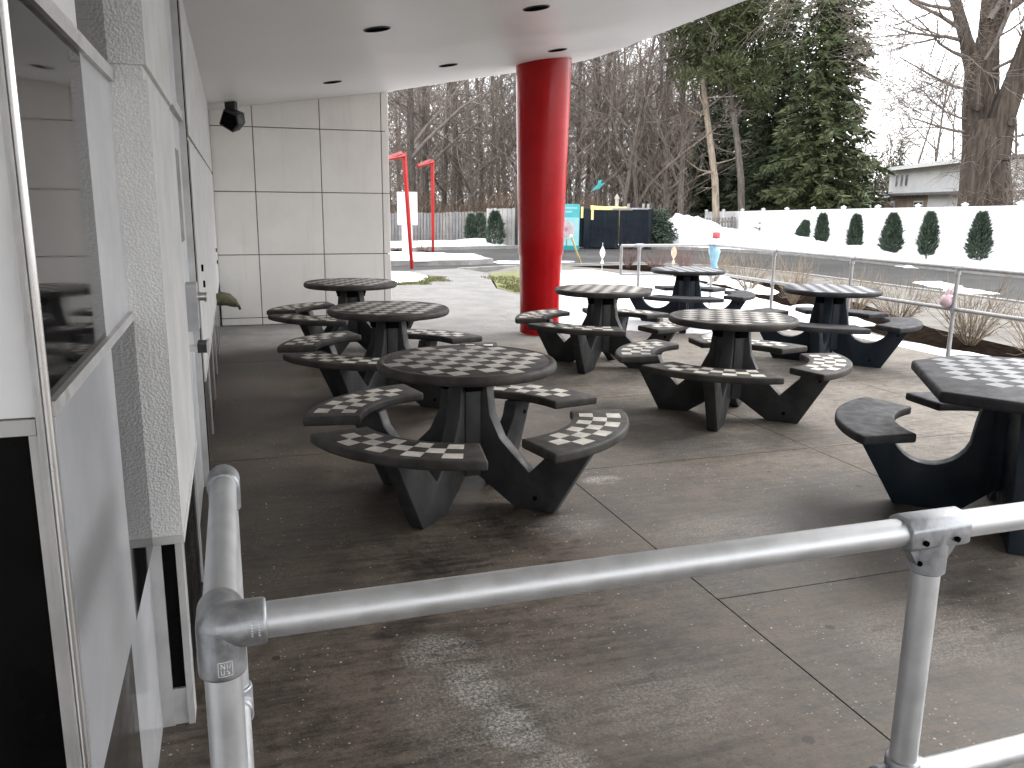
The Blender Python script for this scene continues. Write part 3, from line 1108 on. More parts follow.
def make_table(name, label, group, navy=False, octa=False, rot_top=0):
    t = thing(name, label, 'picnic table', (0, 0, 0), 0, group)
    leg_m = MAT['navy'] if navy else MAT['charcoal']
    top_m = MAT['top_grey'] if navy else MAT['top_charcoal']
    seat_m = MAT['seat_grey'] if navy else MAT['seat_charcoal']
    if octa:
        mb = MB()
        ex, ca = .45, R_(225)
        mb.prism([(x * math.cos(ca) - y * math.sin(ca), x * math.sin(ca) + y * math.cos(ca)) for x, y in [(-.52, -.215), (-.215, -.52), (.215 + ex, -.52), (.36 + ex, -.2), (.36 + ex, .2), (.215 + ex, .52), (-.215, .52), (-.52, .215)]], 'z', .755, .815)
        o = mb.build('table_top', top_m, t, bevel=.02, seg=4)
        o.rotation_euler.z = rot_top
    else:
        o = round_top(.507).build('table_top', top_m, t, sharp=40)
        o.rotation_euler.z = rot_top
    leg = seat = None
    half = R_(34.5)
    for k in range(4):
        if leg is None:
            leg = arm_mesh(U_ARM if navy else V_ARM, .09 if navy else .085).build('leg', leg_m, t, bevel=.008, seg=2)
            # seat built round the 45 degree direction so that its checks run along the arc
            mb = MB()
            out = [(x * math.cos(R_(45)) - y * math.sin(R_(45)), x * math.sin(R_(45)) + y * math.cos(R_(45))) for x, y in seat_outline(.60, .92, half, .03)]
            mb.prism(out, 'z', .45, .502)
            seat = mb.build('seat', seat_m, t, bevel=.014, seg=3, sharp=50)
            leg.rotation_euler.z = R_(45)
            mb = MB()
            for s_ in (-1,):
                mb.tube([(.45, 0, .075), (.45, -.0468, .075), (.45, -.049, .075)], [.013, .013, .009], 10)
            blt = mb.build('bolt', MAT['hole'], leg)
            mb = MB()
            mb.tube([(.70, -.0, .36), (.70, -.0468, .36), (.70, -.049, .36)], [.013, .013, .009], 10)
            blt2 = mb.build('bolt', MAT['hole'], leg)
        else:
            l = leg.copy()
            COL.objects.link(l)
            l.parent = t
            l.rotation_euler.z = R_(45 + 90 * k)
            for bb in (blt, blt2):
                if octa and k == 2:
                    continue
                b3 = bb.copy()
                COL.objects.link(b3)
                b3.parent = l
            if octa and k == 2:
                bpy.data.objects.remove(l)
                l = arm_mesh([(0, .754), (.44, .754), (.60, 0), (.28, 0), (.2, .02), (.06, .15), (0, .16)], .11).build('leg', leg_m, t, bevel=.008)
                l.rotation_euler.z = R_(225)
                continue
            s_ = seat.copy()
            COL.objects.link(s_)
            s_.parent = t
            s_.rotation_euler.z = R_(90 * k)
    # fluted core between the arms, with the cleats that carry the top
    mb = MB()
    for k in range(4):
        T = Matrix.Rotation(R_(90 * k), 4, 'Z')
        mb.prism([(.052, -.05), (.115, -.045), (.115, .045), (.052, .05)], 'z', .16, .759, None, T)
    mb.build('core', leg_m, t, bevel=.006)
    cl = None
    for k in range(4):
        if cl is None:
            mb = MB()
            mb.prism([(.1155, .66), (.15, .66), (.15, .69), (.158, .69), (.158, .714), (.15, .714), (.15, .757), (.1155, .757)], 'y', -.045, .045)
            cl = mb.build('cleat', MAT['hole'], t)
        else:
            c = cl.copy()
            COL.objects.link(c)
            c.parent = t
            c.rotation_euler.z = R_(90 * k)
    return t


GRP = 'round picnic tables on the patio'
proto = make_table('picnic_table', 'largest charcoal round checkered picnic table with V-shaped legs, left of the floor joint', GRP, rot_top=R_(12))
proto.location = (1.22, 4.50, 0)
proto.rotation_euler.z = R_(1.5)
for (x, y, rz, lab) in [
        (1.21, 6.97, 4, 'charcoal checkered picnic table second in the row along the building wall, just behind the largest'),
        (1.21, 9.36, 0, 'charcoal checkered picnic table closest to the panelled end wall'),
        (3.66, 8.06, 1, 'charcoal checkered picnic table directly in front of the red column'),
        (3.76, 5.77, 2, 'charcoal checkered picnic table with V legs standing alone mid patio, right of the column')]:
    c = copy_tree(proto)
    c.location = (x, y, 0)
    c.rotation_euler.z = R_(rz)
    c['label'] = lab
nav = make_table('picnic_table', 'navy legged round picnic table with plain grey seats, near the right rail with snow behind', GRP, navy=True, rot_top=R_(20))
nav.location = (6.12, 7.53, 0)
nav.rotation_euler.z = R_(-3)
c = copy_tree(nav)
c.location = (5.95, 10.3, 0)
c.rotation_euler.z = R_(12)
c['label'] = 'farthest navy legged round picnic table standing in the snow by the rail corner'
oc = make_table('picnic_table', 'long octagonal checkered picnic table with navy legs and plain seats behind the near guard rail', GRP, navy=True, octa=True, rot_top=R_(6))
oc.location = (4.0, 3.34, 0)
oc.rotation_euler.z = R_(4)
del oc['group']


# ------------------------------------------------------------------ far guard rail
fr = thing('guard_rail', 'thin pale pipe railing around the far right edge of the patio', 'railing', (7.15, 9, 0))
XS, YB, ZT, ZL = 7.12, 11.6, 1.07, .64


def far_part(name, pts, rad, n=10):
    return rail_part(name, pts, rad, fr, MAT['galv'], n)


XE = 5.55
far_part('top_rail', [(XS, YB, ZT), (XS, 0, ZT)], .022)
far_part('top_rail', [(XE, YB, ZT), (XS, YB, ZT)], .022)
far_part('lower_rail', [(XS, YB, ZL), (XS, 0, ZL)], .022)
far_part('lower_rail', [(XE, YB, ZL), (XS, YB, ZL)], .022)
far_part('end_loop', [(XE, YB, ZL), (XE, YB, ZT)], .022)
for (x, y) in ((XE + .3, YB), (XS, YB), (XS, 10.0), (XS, 8.44), (XS, 6.85), (XS, 5.2), (XS, 3.6)):
    far_part('post', [(x, y, -.03), (x, y, ZT)], .022)
    mb = MB()
    mb.tube([(x, y, ZT - .07), (x, y, ZT + .0)], .03, 10)
    mb.tube([(x, y - .06, ZT), (x, y + .06, ZT)] if x == XS and y != YB else [(x - .06, y, ZT), (x + .06 * (y != YB or x != XS), y, ZT)], .03, 10)
    o = mb.build('post_fitting', MAT['grey_metal'], fr)
    o.location = -fr.location
    mb = MB()
    mb.tube([(x, y, ZL - .04), (x, y, ZL + .04)], .03, 10)
    o = mb.build('rail_collar', MAT['grey_metal'], fr)
    o.location = -fr.location

# things tied to the far rail
p = atY(733, 236, YB)
t = thing('hanging_banner', 'pale blue cloth streamer tied at the rail corner under a small red lantern', 'streamer', (XS, YB - .03, 1.0))
mb = MB()
n_ = 8
vs, fs = [], []
for k in range(9):
    z = .06 - k * .052
    w = .075 + .02 * math.sin(k * .9)
    for q in range(n_):
        a = 2 * PI * q / n_
        vs.append((w * math.cos(a) * (1 + .2 * math.sin(3 * a + k)) + .012 * k * .3, w * .6 * math.sin(a) * (1 + .25 * math.sin(2 * a + k)), z))
for k in range(8):
    for q in range(n_):
        fs.append((k * n_ + q, k * n_ + (q + 1) % n_, (k + 1) * n_ + (q + 1) % n_, (k + 1) * n_ + q))
mb.add(vs, fs, None, True)
mb.build('streamer', MAT['blue_fabric'], t, sharp=180)
mb = MB()
mb.tube([(.03, 0, .0), (.03, 0, .17)], .008, 6)
mb.build('stalk', MAT['pinkish'], t)
mb = MB()
mb.box(-.02, .075, -.045, .045, .17, .27)
mb.build('lantern', MAT['red_fabric'], t, bevel=.012)

p = Vector((XS - .03, 6.92, .72))
t = thing('balloon_animal', 'crumpled pale pink toy with two ears on the lower rail beside the post', 'toy', p)
mb = MB()
mb.lathe([(0, -.06), (.04, -.055), (.065, -.02), (.066, .02), (.045, .055), (.02, .066), (0, .068)], 16)
o = mb.build('body', MAT['pink_toy'], t, sharp=180)
for v in o.data.vertices:
    v.co += v.co.normalized() * .016 * noise.noise(v.co * 30)
for s_ in (-.02, .03):
    mb = MB()
    mb.tube([(s_, 0, .05), (s_ + .012, 0, .09), (s_ + .03, 0, .135)], [.014, .02, .006], 10)
    mb.build('ear', MAT['pink_toy'], t, sharp=60)

# ------------------------------------------------------------------ red bent posts, sign board, poster
def bent_post(base, top, tip, label):
    base, top, tip = Vector(base), Vector(top), Vector(tip)
    t = thing('bent_post', label, 'post', base, 0, 'bent red posts by the driveway')
    d = (tip - top)
    mb = MB()
    mb.tube([base - base, (top - base) - Vector((0, 0, .0))], [.05, .065], 4, None, True, False)
    mb.build('upright', MAT['red_post'], t, bevel=.01)
    mb = MB()
    mb.tube([(top - base) + Vector((0, 0, -.06)), tip - base], [.065, .055], 4, None, True, False)
    mb.build('arm', MAT['red_post'], t, bevel=.01)
    mb = MB()
    u = d.normalized()
    mb.tube([(top - base) + u * .2 + Vector((0, 0, .012)), (tip - base) - u * .05 + Vector((0, 0, .012))], [.06, .052], 4, None, True, False)
    mb.build('arm_lit_skin', MAT['pink_post'], t)  # paler skin on the arm; the light falling there is painted in
    return t


b1 = fl(412, 269, -.02)
t1 = atD(404, 153, math.hypot(b1.x, b1.y))
e1 = atD(386, 159, math.hypot(b1.x, b1.y) - 1.2)
bent_post(b1, t1, e1, 'nearer bright red bent post leaning in the snow, in front of the white sign board')
b2 = fl(433, 253, .02)
b2 = Vector((6.05, 26.3, .02)) if False else atD(433, 252, 27.6)
b2.z = .02
t2 = atD(432.5, 160, math.hypot(b2.x, b2.y))
e2 = atD(418, 166, math.hypot(b2.x, b2.y) - 1.3)
bent_post(b2, t2, e2, 'farther bright red bent post standing straight on the snowy traffic island')


def facing(p):
    """yaw that turns local -Y towards the camera position"""
    return math.atan2(p[1], p[0]) - PI / 2


p = atD(408, 252, 25.4)
p.z = .0
t = thing('sign_board', 'blank white menu board seen from behind on a white stem, behind the red post', 'sign', p, facing(p) - .12)
top = atD(408, 192, 25.4).z
midz = atD(408, 225, 25.4).z
mb = MB()
mb.box(-.29, .29, -.07, .07, midz, top)
mb.build('board', MAT['white'], t, bevel=.015)
mb = MB()
mb.box(-.17, .13, -.05, .05, -.05, midz)
mb.build('stem', MAT['white'], t, bevel=.01)

p = atD(566, 246, 33.0)
zb, ztp = G0, atD(566, 204, 33.0).z
p.z = zb
t = thing('poster_stand', 'tall turquoise poster with a pale round flower, beside the red column', 'poster', p, facing(p))
hh = ztp - zb
mb = MB()
mb.box(-.62, .5, -.03, .03, .05, hh)
mb.build('panel', MAT['turq'], t, bevel=.01)
mb = MB()
mb.box(-.6, .485, -.036, -.031, hh * .12, hh * .72)
mb.build('pale_field', MAT['turq_lt'], t)
mb = MB()
mb.lathe([(.0, 0), (.36, 0)], 40)
o = mb.build('flower', MAT['white'], t)
o.matrix_local = Matrix.Translation((-.02, -.039, hh * .46)) @ Matrix.Rotation(PI / 2, 4, 'X')
mb = MB()
for k in range(26):
    a = 2 * PI * k / 26
    mb.tube([(.07 * math.cos(a), .07 * math.sin(a), .003), (.30 * math.cos(a), .30 * math.sin(a), .003)], .009, 4)
mb.lathe([(.0, .004), (.08, .004)], 20)
o = mb.build('petals', MAT['pinkish'], t)
o.matrix_local = Matrix.Translation((-.02, -.039, hh * .46)) @ Matrix.Rotation(PI / 2, 4, 'X')
mb = MB()
for q in (.9, .82):
    mb.box(-.45, .4 if q > .85 else .2, -.036, -.031, hh * q, hh * (q + .035))
mb.build('lettering_bar', MAT['turq_lt'], t)
mb = MB()
mb.box(.0, .03, -.037, -.0325, hh * .12, hh * .3)
mb.build('flower_stem', MAT['grass'], t)

# slim stake leaning in the snow before the poster
a, c_ = fl(581, 262, -.03), atD(571, 236, 22.5)
t = thing('garden_stake', 'slim pale yellow stake leaning in the snow in front of the turquoise poster', 'stake', a)
mb = MB()
mb.tube([(0, 0, -.05), c_ - a], .028, 8)
mb.build('rod', MAT['yellow'], t)
mb = MB()
mb.tube([c_ - a, (c_ - a) + Vector((0, 0, .05))], [.04, .01], 8)
mb.build('tip', MAT['white'], t)
# white and peach spinners on stakes
for (px, py0, py1, dist, m, name, lab) in ((602, 268, 247, 19.5, 'white', 'garden_spinner', 'white twisted garden spinner on a thin stake behind the snow, right of the red column'),
                                           (673, 270, 246, 18.5, 'orange', 'garden_spinner', 'peach coloured twisted garden spinner by the reddish shrub behind the far table')):
    a = atD(px, py0, dist)
    a.z = -.03
    z1 = atD(px, py1, dist).z + .03
    t = thing(name, lab, 'garden ornament', a)
    mb = MB()
    mb.tube([(0, 0, -.05), (0, 0, z1 + .1)], .008, 6)
    mb.build('stake', MAT['grey_metal'], t)
    mb = MB()
    vs, fs = [], []
    zz0 = z1 - .38
    for k in range(13):
        an = k * .35
        w = .045 * math.sin(PI * (k + .6) / 13.2) ** .5 + .012
        vs += [(w * math.cos(an), w * math.sin(an) + .012, zz0 + .4 * k / 12), (-w * math.cos(an), -w * math.sin(an) + .012, zz0 + .4 * k / 12), (-w * math.cos(an), -w * math.sin(an) - .012, zz0 + .4 * k / 12), (w * math.cos(an), w * math.sin(an) - .012, zz0 + .4 * k / 12)]
    for k in range(12):
        for q in range(4):
            fs.append((k * 4 + q, k * 4 + (q + 1) % 4, k * 4 + 4 + (q + 1) % 4, k * 4 + 4 + q))
    mb.add(vs, fs)
    mb.build('vane', MAT[m], t)

# ------------------------------------------------------------------ service enclosure
DE = 35.0
pl, pr = atD(578, 245, DE), atD(648, 243, DE)
dv = (pr - pl)
dv.z = 0
Lq = dv.length
rz = math.atan2(dv.y, dv.x)
zt_ = atD(610, 209.5, DE).z
t = thing('bin_enclosure', 'dark navy ribbed metal bin enclosure with a pale rail on top', 'enclosure', (pl.x, pl.y, G0), rz)
hh = zt_ - G0


def ribbed(x0, x1, z0, z1, d):
    mb = MB()
    n = max(2, int((x1 - x0) / .16))
    st = (x1 - x0) / n
    poly = []
    for k in range(n):
        a = x0 + k * st
        poly += [(a, d), (a + st * .55, d), (a + st * .62, d - .03), (a + st * .93, d - .03)]
    poly += [(x1, d), (x1, d + .03), (x0, d + .03)]
    mb.prism(poly, 'z', z0, z1)
    return mb


xa, xb = Lq * .16, Lq * .58
ribbed(0, Lq * .1, .06, hh, .3).build('side_panel', MAT['navy_metal'], t)
ribbed(xa, xb - .02, .06, hh - .02, 0).build('gate', MAT['navy_metal'], t)
ribbed(xb + .02, Lq, .06, hh - .02, 0).build('gate', MAT['navy_metal'], t)
for x in (0.1 * Lq, xa - .05, Lq + .03):
    mb = MB()
    mb.box(x - .06, x + .06, -.05, .09, 0, hh + .04)
    mb.build('gate_post', MAT['navy_metal'], t, bevel=.01)
mb = MB()
mb.box(-.05, 0, .3, 3.4, 0, hh)
mb.box(Lq + .09, Lq + .14, .05, 3.4, 0, hh)
mb.box(-.05, Lq + .14, 3.4, 3.45, 0, hh)
mb.build('rear_panel', MAT['navy_metal'], t)
mb = MB()
mb.box(xb - .3, Lq + .05, .1, .17, hh + .015, hh + .075)
mb.build('top_rail', MAT['grey_metal'], t)
for x in (xb + .35, xb + .95, Lq - .05):
    mb = MB()
    mb.box(x - .05, x + .05, .09, .18, hh + .076, hh + .24)
    mb.build('finial', MAT['boards_pale'], t)
mb = MB()
mb.box(xa - .37, xa - .27, -.055, .0, hh - .35, hh + .1)
mb.box(xa + .05, xa + .15, -.055, -.031, hh - .42, hh)
mb.build('hinge_strap', MAT['yellow'], t)
c0 = Matrix.Translation((pl.x, pl.y, G0)) @ Matrix.Rotation(rz, 4, 'Z')
t = thing('waste_bin', 'pale yellow bin lid showing above the navy enclosure gate', 'bin', c0 @ Vector((xa + .85, .75, 0)), rz)
mb = MB()
mb.box(-.82, .8, -.5, .7, .2, hh - .1)
mb.build('body', MAT['yellow'], t, bevel=.03)
mb = MB()
mb.prism([(-.84, hh - .1), (.88, hh - .1), (.86, hh + .02), (.6, hh + .12), (.45, hh + .1), (.1, hh + .13), (-.3, hh + .11), (-.84, hh + .15)], 'y', -.55, .72)
mb.build('lid', MAT['yellow'], t, bevel=.02)
t = thing('slim_post', 'short pale finial post rising behind the navy enclosure gates', 'post', c0 @ Vector((xb - .12, .8, 0)), rz)
mb = MB()
mb.tube([(0, 0, 0), (0, 0, hh + .42)], .07, 8)
mb.build('shaft', MAT['boards_pale'], t)
mb = MB()
mb.tube([(0, 0, hh + .42), (0, 0, hh + .47), (0, 0, hh + .62)], [.1, .1, .02], 8)
mb.build('cap', MAT['boards_pale'], t)

p = atD(598, 187, 38.0)
t = thing('bird_ornament', 'small turquoise bird shaped ornament high on a thin pole behind the enclosure', 'garden ornament', (p.x, p.y, G0), facing(p))
z = p.z - G0
mb = MB()
mb.tube([(0, .05, 0), (0, .05, z)], .012, 6)
mb.build('pole', MAT['bark'], t)
mb = MB()
T = Matrix.Translation((0, 0, z)) @ Matrix.Rotation(R_(-28), 4, 'Y')
mb.prism([(-.42, -.03), (-.2, .02), (.0, .1), (.16, .06), (.36, .02), (.2, -.03), (.02, -.1), (-.18, -.05)], 'y', -.035, .03, None, T)
mb.build('body', MAT['turq'], t, bevel=.015)
mb = MB()
mb.prism([(-.02, .02), (.12, .24), (.3, .2), (.14, .03)], 'y', -.05, -.036, None, T)
mb.build('wing', MAT['turq'], t)


# ------------------------------------------------------------------ fences
def board_fence(name, label, A, B, hA, hB, z0, mat, gap=.02, bw=.14, parts=True):
    A, B = Vector((*A, z0)), Vector((*B, z0))
    d = B - A
    L = d.length
    t = thing(name, label, 'fence', A, math.atan2(d.y, d.x))
    mb = MB()
    n = int(L / bw)
    for k in range(n):
        x = k * L / n
        h = hA + (hB - hA) * x / L + random.uniform(-.025, .025)
        dy = .02 * (k % 2)
        mb.box(x + gap / 2, x + L / n - gap / 2, dy, dy + .02, .04, h)
    mb.build('boards', mat, t)
    k = 0
    x = 0
    while x < L:
        mb = MB()
        h = hA + (hB - hA) * x / L
        mb.box(x - .05, x + .05, .06, .16, -.1, h + .03)
        mb.build('fence_post', MAT['boards'], t)
        x += 2.44
    for q in (.25, .8):
        mb = MB()
        vs = [(0, .042, hA * q), (L, .042, hB * q), (L, .058, hB * q), (0, .058, hA * q), (0, .042, hA * q + .09), (L, .042, hB * q + .09), (L, .058, hB * q + .09), (0, .058, hA * q + .09)]
        mb.add(vs, [(3, 2, 1, 0), (4, 5, 6, 7), (0, 1, 5, 4), (1, 2, 6, 5), (2, 3, 7, 6), (3, 0, 4, 7)])
        mb.build('fence_rail', MAT['boards'], t)
    return t


def top_h(px, py, dist):
    return atD(px, py, dist).z


A = atD(300, 240, 41)
B = atD(505, 240, 41.5)
zf = -.2
board_fence('wood_fence', 'long weathered grey board fence behind the left snow bank, below the bare wood', (A.x, A.y), (B.x, B.y), top_h(392, 215, 41) - zf, top_h(500, 211.5, 41.5) - zf, zf, MAT['boards'], .028, .15)
A = atD(486.5, 240, 37.5)
B = atD(516, 240, 36)
board_fence('wood_fence', 'short pale flat board fence section between the arborvitae and the red column', (A.x, A.y), (B.x, B.y), top_h(486, 208.5, 37.5) - zf, top_h(516, 208, 36) - zf, zf, MAT['boards_pale'], .004, .15)
p = atD(516.5, 246, 35.5)
t = thing('dark_post', 'slim black post at the end of the pale board fence, left of the red column', 'post', (p.x, p.y, G0))
mb = MB()
mb.box(-.07, .07, -.07, .07, 0, top_h(516, 207, 35.5) - G0)
mb.build('shaft', MAT['black'], t, bevel=.01)
mb = MB()
mb.box(-.09, .09, -.09, .09, top_h(516, 207, 35.5) - G0, top_h(516, 207, 35.5) - G0 + .04)
mb.build('cap', MAT['black'], t)
A = atD(640, 240, 46)
B = atD(735, 240, 47)
board_fence('wood_fence', 'weathered picket board fence between the small spruce and the white fence', (A.x, A.y), (B.x, B.y), top_h(650, 219, 46) + .4, top_h(735, 217, 47) + .4, -.4, MAT['boards'], .05, .16)

# white vinyl fence
W0 = Vector((26.35, 43.87))
ang = R_(188.802)
u = Vector((math.sin(ang), math.cos(ang)))
t = thing('vinyl_fence', 'long bright white vinyl privacy fence with capped posts along the far side of the road', 'fence', (W0.x, W0.y, 0), math.atan2(u.y, u.x))
NP = 19


def wtop(n):
    return 1.392 + (1.858 - 1.392) * n / 10 - .10


SP = 2.44
for n in range(NP):
    h = wtop(n)
    mb = MB()
    mb.box(n * SP - .065, n * SP + .065, -.065, .065, -.6, h + .05)
    mb.build('fence_post', MAT['paint_white'], t, bevel=.006, seg=1)
    mb = MB()
    mb.add([(n * SP + sx * .085, sy * .085, h + .05) for sx, sy in ((-1, -1), (1, -1), (1, 1), (-1, 1))] + [(n * SP + sx * .085, sy * .085, h + .08) for sx, sy in ((-1, -1), (1, -1), (1, 1), (-1, 1))] + [(n * SP, 0, h + .14)],
           [(3, 2, 1, 0), (0, 1, 5, 4), (1, 2, 6, 5), (2, 3, 7, 6), (3, 0, 4, 7), (4, 5, 8), (5, 6, 8), (6, 7, 8), (7, 4, 8)])
    mb.build('post_cap', MAT['paint_white'], t)
    if n < NP - 1:
        h2 = wtop(n + 1)
        mb = MB()
        x0, x1 = n * SP + .066, (n + 1) * SP - .066
        nb = 14
        for k in range(nb):
            xa_, xb_ = x0 + (x1 - x0) * k / nb + .004, x0 + (x1 - x0) * (k + 1) / nb - .004
            hk = h + (h2 - h) * (k + .5) / nb
            mb.box(xa_, xb_, -.012, .012, hk - 1.75, hk - .135)
        mb.build('fence_panel', MAT['paint_white'], t)
        for (dz0, dz1) in ((-.14, .0), (-1.85, -1.7)):
            mb = MB()
            mb.add([(x0, -.03, h + dz0), (x1, -.03, h2 + dz0), (x1, .03, h2 + dz0), (x0, .03, h + dz0), (x0, -.03, h + dz1), (x1, -.03, h2 + dz1), (x1, .03, h2 + dz1), (x0, .03, h + dz1)],
                   [(3, 2, 1, 0), (4, 5, 6, 7), (0, 1, 5, 4), (1, 2, 6, 5), (2, 3, 7, 6), (3, 0, 4, 7)])
            mb.build('fence_rail', MAT['paint_white'], t)


# ------------------------------------------------------------------ vegetation
def quad(mb, p, d, up, L, w):
    """a needle spray / leaf: kite-shaped face from p along d"""
    s_ = d.cross(up)
    if s_.length < 1e-4:
        s_ = Vector((1, 0, 0))
    s_ = s_.normalized() * w
    mb.add([p, p + d * L * .45 + s_, p + d * L, p + d * L * .45 - s_], [(0, 1, 2, 3)])


def rnd_dir():
    while True:
        v = Vector((random.uniform(-1, 1), random.uniform(-1, 1), random.uniform(-1, 1)))
        if .05 < v.length < 1:
            return v.normalized()


def spruce_mesh(name, Hh, R, base, m_leaf, m_bark, whorl=.3, per=9, dens=11, droop=.25, q=.3, t=None, seed=1, ragged=.25):
    random.seed(seed)
    tr = MB()
    tr.tube([(0, 0, -.3), (0, 0, Hh * .3), (.05, .03, Hh * .7), (0, 0, Hh)], [R * .07, R * .055, R * .028, .02], 9)
    lf = MB()
    br = MB()
    z = base
    while z < Hh - .2:
        f = (z - base) / (Hh - base)
        rr = R * ((1 - f) ** .82) * random.uniform(1 - ragged, 1.08) + .12
        n = max(4, int(per * (.5 + .5 * (1 - f))))
        a0 = random.uniform(0, 6)
        for k in range(n):
            a = a0 + 2 * PI * k / n + random.uniform(-.25, .25)
            L = rr * random.uniform(.7, 1.1)
            rise = .25 * f - droop * (1 - f)
            tip = Vector((math.cos(a) * L, math.sin(a) * L, z + rise * L + random.uniform(-.1, .1)))
            b0 = Vector((0, 0, z))
            mid = b0.lerp(tip, .55) + Vector((0, 0, .06 * L))
            if L > .8:
                br.tube([b0, mid, tip], [.035, .02, .006], 3, None, False)
            m = int(dens * L) + 3
            for i in range(m):
                s_ = (i + random.random()) / m
                s_ = .12 + .9 * s_
                p = b0.lerp(mid, s_ / .55) if s_ < .55 else mid.lerp(tip, min(1.05, (s_ - .55) / .45))
                side = Vector((-math.sin(a), math.cos(a), 0)) * random.choice((-1, 1)) * random.uniform(.2, 1)
                d = (Vector((math.cos(a), math.sin(a), 0)) * random.uniform(.2, .9) + side + Vector((0, 0, random.uniform(-.75, .15)))).normalized()
                ll = q * random.uniform(.7, 1.4) * (.6 + .5 * (1 - f))
                quad(lf, p + rnd_dir() * .06 - Vector((0, 0, random.random() ** 2 * .22)), d, rnd_dir(), ll, ll * random.uniform(.11, .18))
        z += whorl * random.uniform(.8, 1.25) * (1 - .35 * f)
    return tr, br, lf


def put_tree(name, label, cat, loc, meshes, mats, names, group=None, rz=0, sc=1.0):
    t = thing(name, label, cat, loc, rz, group)
    t.scale = (sc, sc, sc)
    for mb, m, nm in zip(meshes, mats, names):
        if isinstance(mb, MB):
            mb.build(nm, m, t, sharp=180)
    return t


# bare branching tree
def bare_tree(seed, Hh, r0, levels=5, spread=.55, first=.25, up=.35, kids=(3, 5), twig_r=.008, gn=.08):
    random.seed(seed)
    tk, cr = MB(), MB()

    def grow(p, d, L, r, lev):
        n = 5 if lev == 0 else (4 if lev < 3 else 2)
        pts, rad = [p], [r]
        dd = d
        for i in range(n):
            dd = (dd + rnd_dir() * (gn if lev == 0 else .2) + Vector((0, 0, up * .15))).normalized()
            p = p + dd * L / n
            pts.append(p)
            rad.append(max(twig_r * .6, r * (1 - .62 * (i + 1) / n)))
        (tk if lev == 0 else cr).tube(pts, rad, 9 if lev == 0 else (5 if lev == 1 else 3), None, False, True)
        if lev >= levels:
            return
        nk = random.randint(*kids) + (5 if lev == 0 else 0)
        for k in range(nk):
            s_ = first + (1 - first) * (k + random.random() * .8) / nk if lev == 0 else random.uniform(.25, 1)
            i = min(n - 1, int(s_ * n))
            q = pts[i].lerp(pts[i + 1], s_ * n - i)
            rr = rad[i] + (rad[i + 1] - rad[i]) * (s_ * n - i)
            ax = (dd if lev else Vector((0, 0, 1)))
            side = rnd_dir()
            side = (side - ax * side.dot(ax)).normalized()
            nd = (ax * random.uniform(.45, .9) + side * random.uniform(spread * .8, spread * 1.5) + Vector((0, 0, up * .3))).normalized()
            grow(q, nd, L * random.uniform(.38, .62) * (1.0 if lev else (1.1 - .55 * s_)), max(twig_r, rr * random.uniform(.45, .7)), lev + 1)
    grow(Vector((0, 0, -.3)), Vector((0, 0, 1)), Hh, r0, 0)
    return tk, cr


def line_hit(px, off):
    """where the azimuth of a pixel meets the line of the white fence, offset towards the road"""
    r = ray(px, 205)
    nx, ny = u.y, -u.x           # normal of the fence line
    if nx > 0:
        nx, ny = -nx, -ny
    P0 = Vector((W0.x + nx * off, W0.y + ny * off))
    n_ = Vector((nx, ny))
    t_ = P0.dot(n_) / (r.x * n_.x + r.y * n_.y)
    return r.x * t_, r.y * t_


def arb_mesh(Hh, R, n, seed, q=.13):
    random.seed(seed)
    mb = MB()
    for k in range(n):
        f = random.random() ** .8
        prof = R * min(1, f * 2.0 + .55) * (1 - f ** 2.0) ** .72
        a = random.uniform(0, 2 * PI)
        prof *= 1 + .3 * noise.noise(Vector((math.cos(a) * 2, math.sin(a) * 2, f * 5 + seed * 3.7)))
        rr = prof * (random.uniform(.55, 1.05) if random.random() < .8 else random.uniform(1.0, 1.28))
        p = Vector((rr * math.cos(a), rr * math.sin(a), f * Hh))
        d = (Vector((math.cos(a) * .8, math.sin(a) * .8, .9)) + rnd_dir() * .5).normalized()
        quad(mb, p, d, rnd_dir(), q * random.uniform(.6, 1.5), q * random.uniform(.08, .16))
    return mb


# evergreen shrubs in front of the white fence
arb_m = {}
AR = [(803, 240, 222, 15, 'small leaning evergreen shrub half buried in the snow bank, leftmost along the white fence'),
      (824, 243, 216, 14, 'narrow evergreen shrub second from the left along the white fence'),
      (858, 250, 217, 18, 'dark evergreen shrub with a bare snowy foot, third from the left along the white fence'),
      (895, 252, 216, 22, 'broad evergreen shrub in front of the white fence left of the house'),
      (932, 255, 215, 22, 'full evergreen shrub in front of the white fence under the brown house wall'),
      (984, 259, 215, 24, 'rightmost evergreen shrub in front of the white fence, below the big bare trunk')]
for i, (px, pb, pt, w, lab) in enumerate(AR):
    x, y = line_hit(px, 1.0)
    dist = math.hypot(x, y)
    zb, zt = atD(px, pb, dist).z, atD(px, pt, dist).z
    t = thing('evergreen_shrub', lab, 'shrub', (x, y, zb - .05), 0, 'evergreen shrubs along the white fence')
    R = w / 838 * dist * (.26, .31, .27, .33, .28, .30)[i]
    arb_mesh(zt - zb + .05, R, 4200, 40 + i, .15).build('foliage', MAT['arb'], t, sharp=180)
    mb = MB()
    mb.tube([(0, 0, -.3), (0, 0, (zt - zb) * .6)], [.035, .02], 6)
    mb.build('stem', MAT['bark'], t)
    if i == 0:
        t.rotation_euler = (0, R_(16), 0)
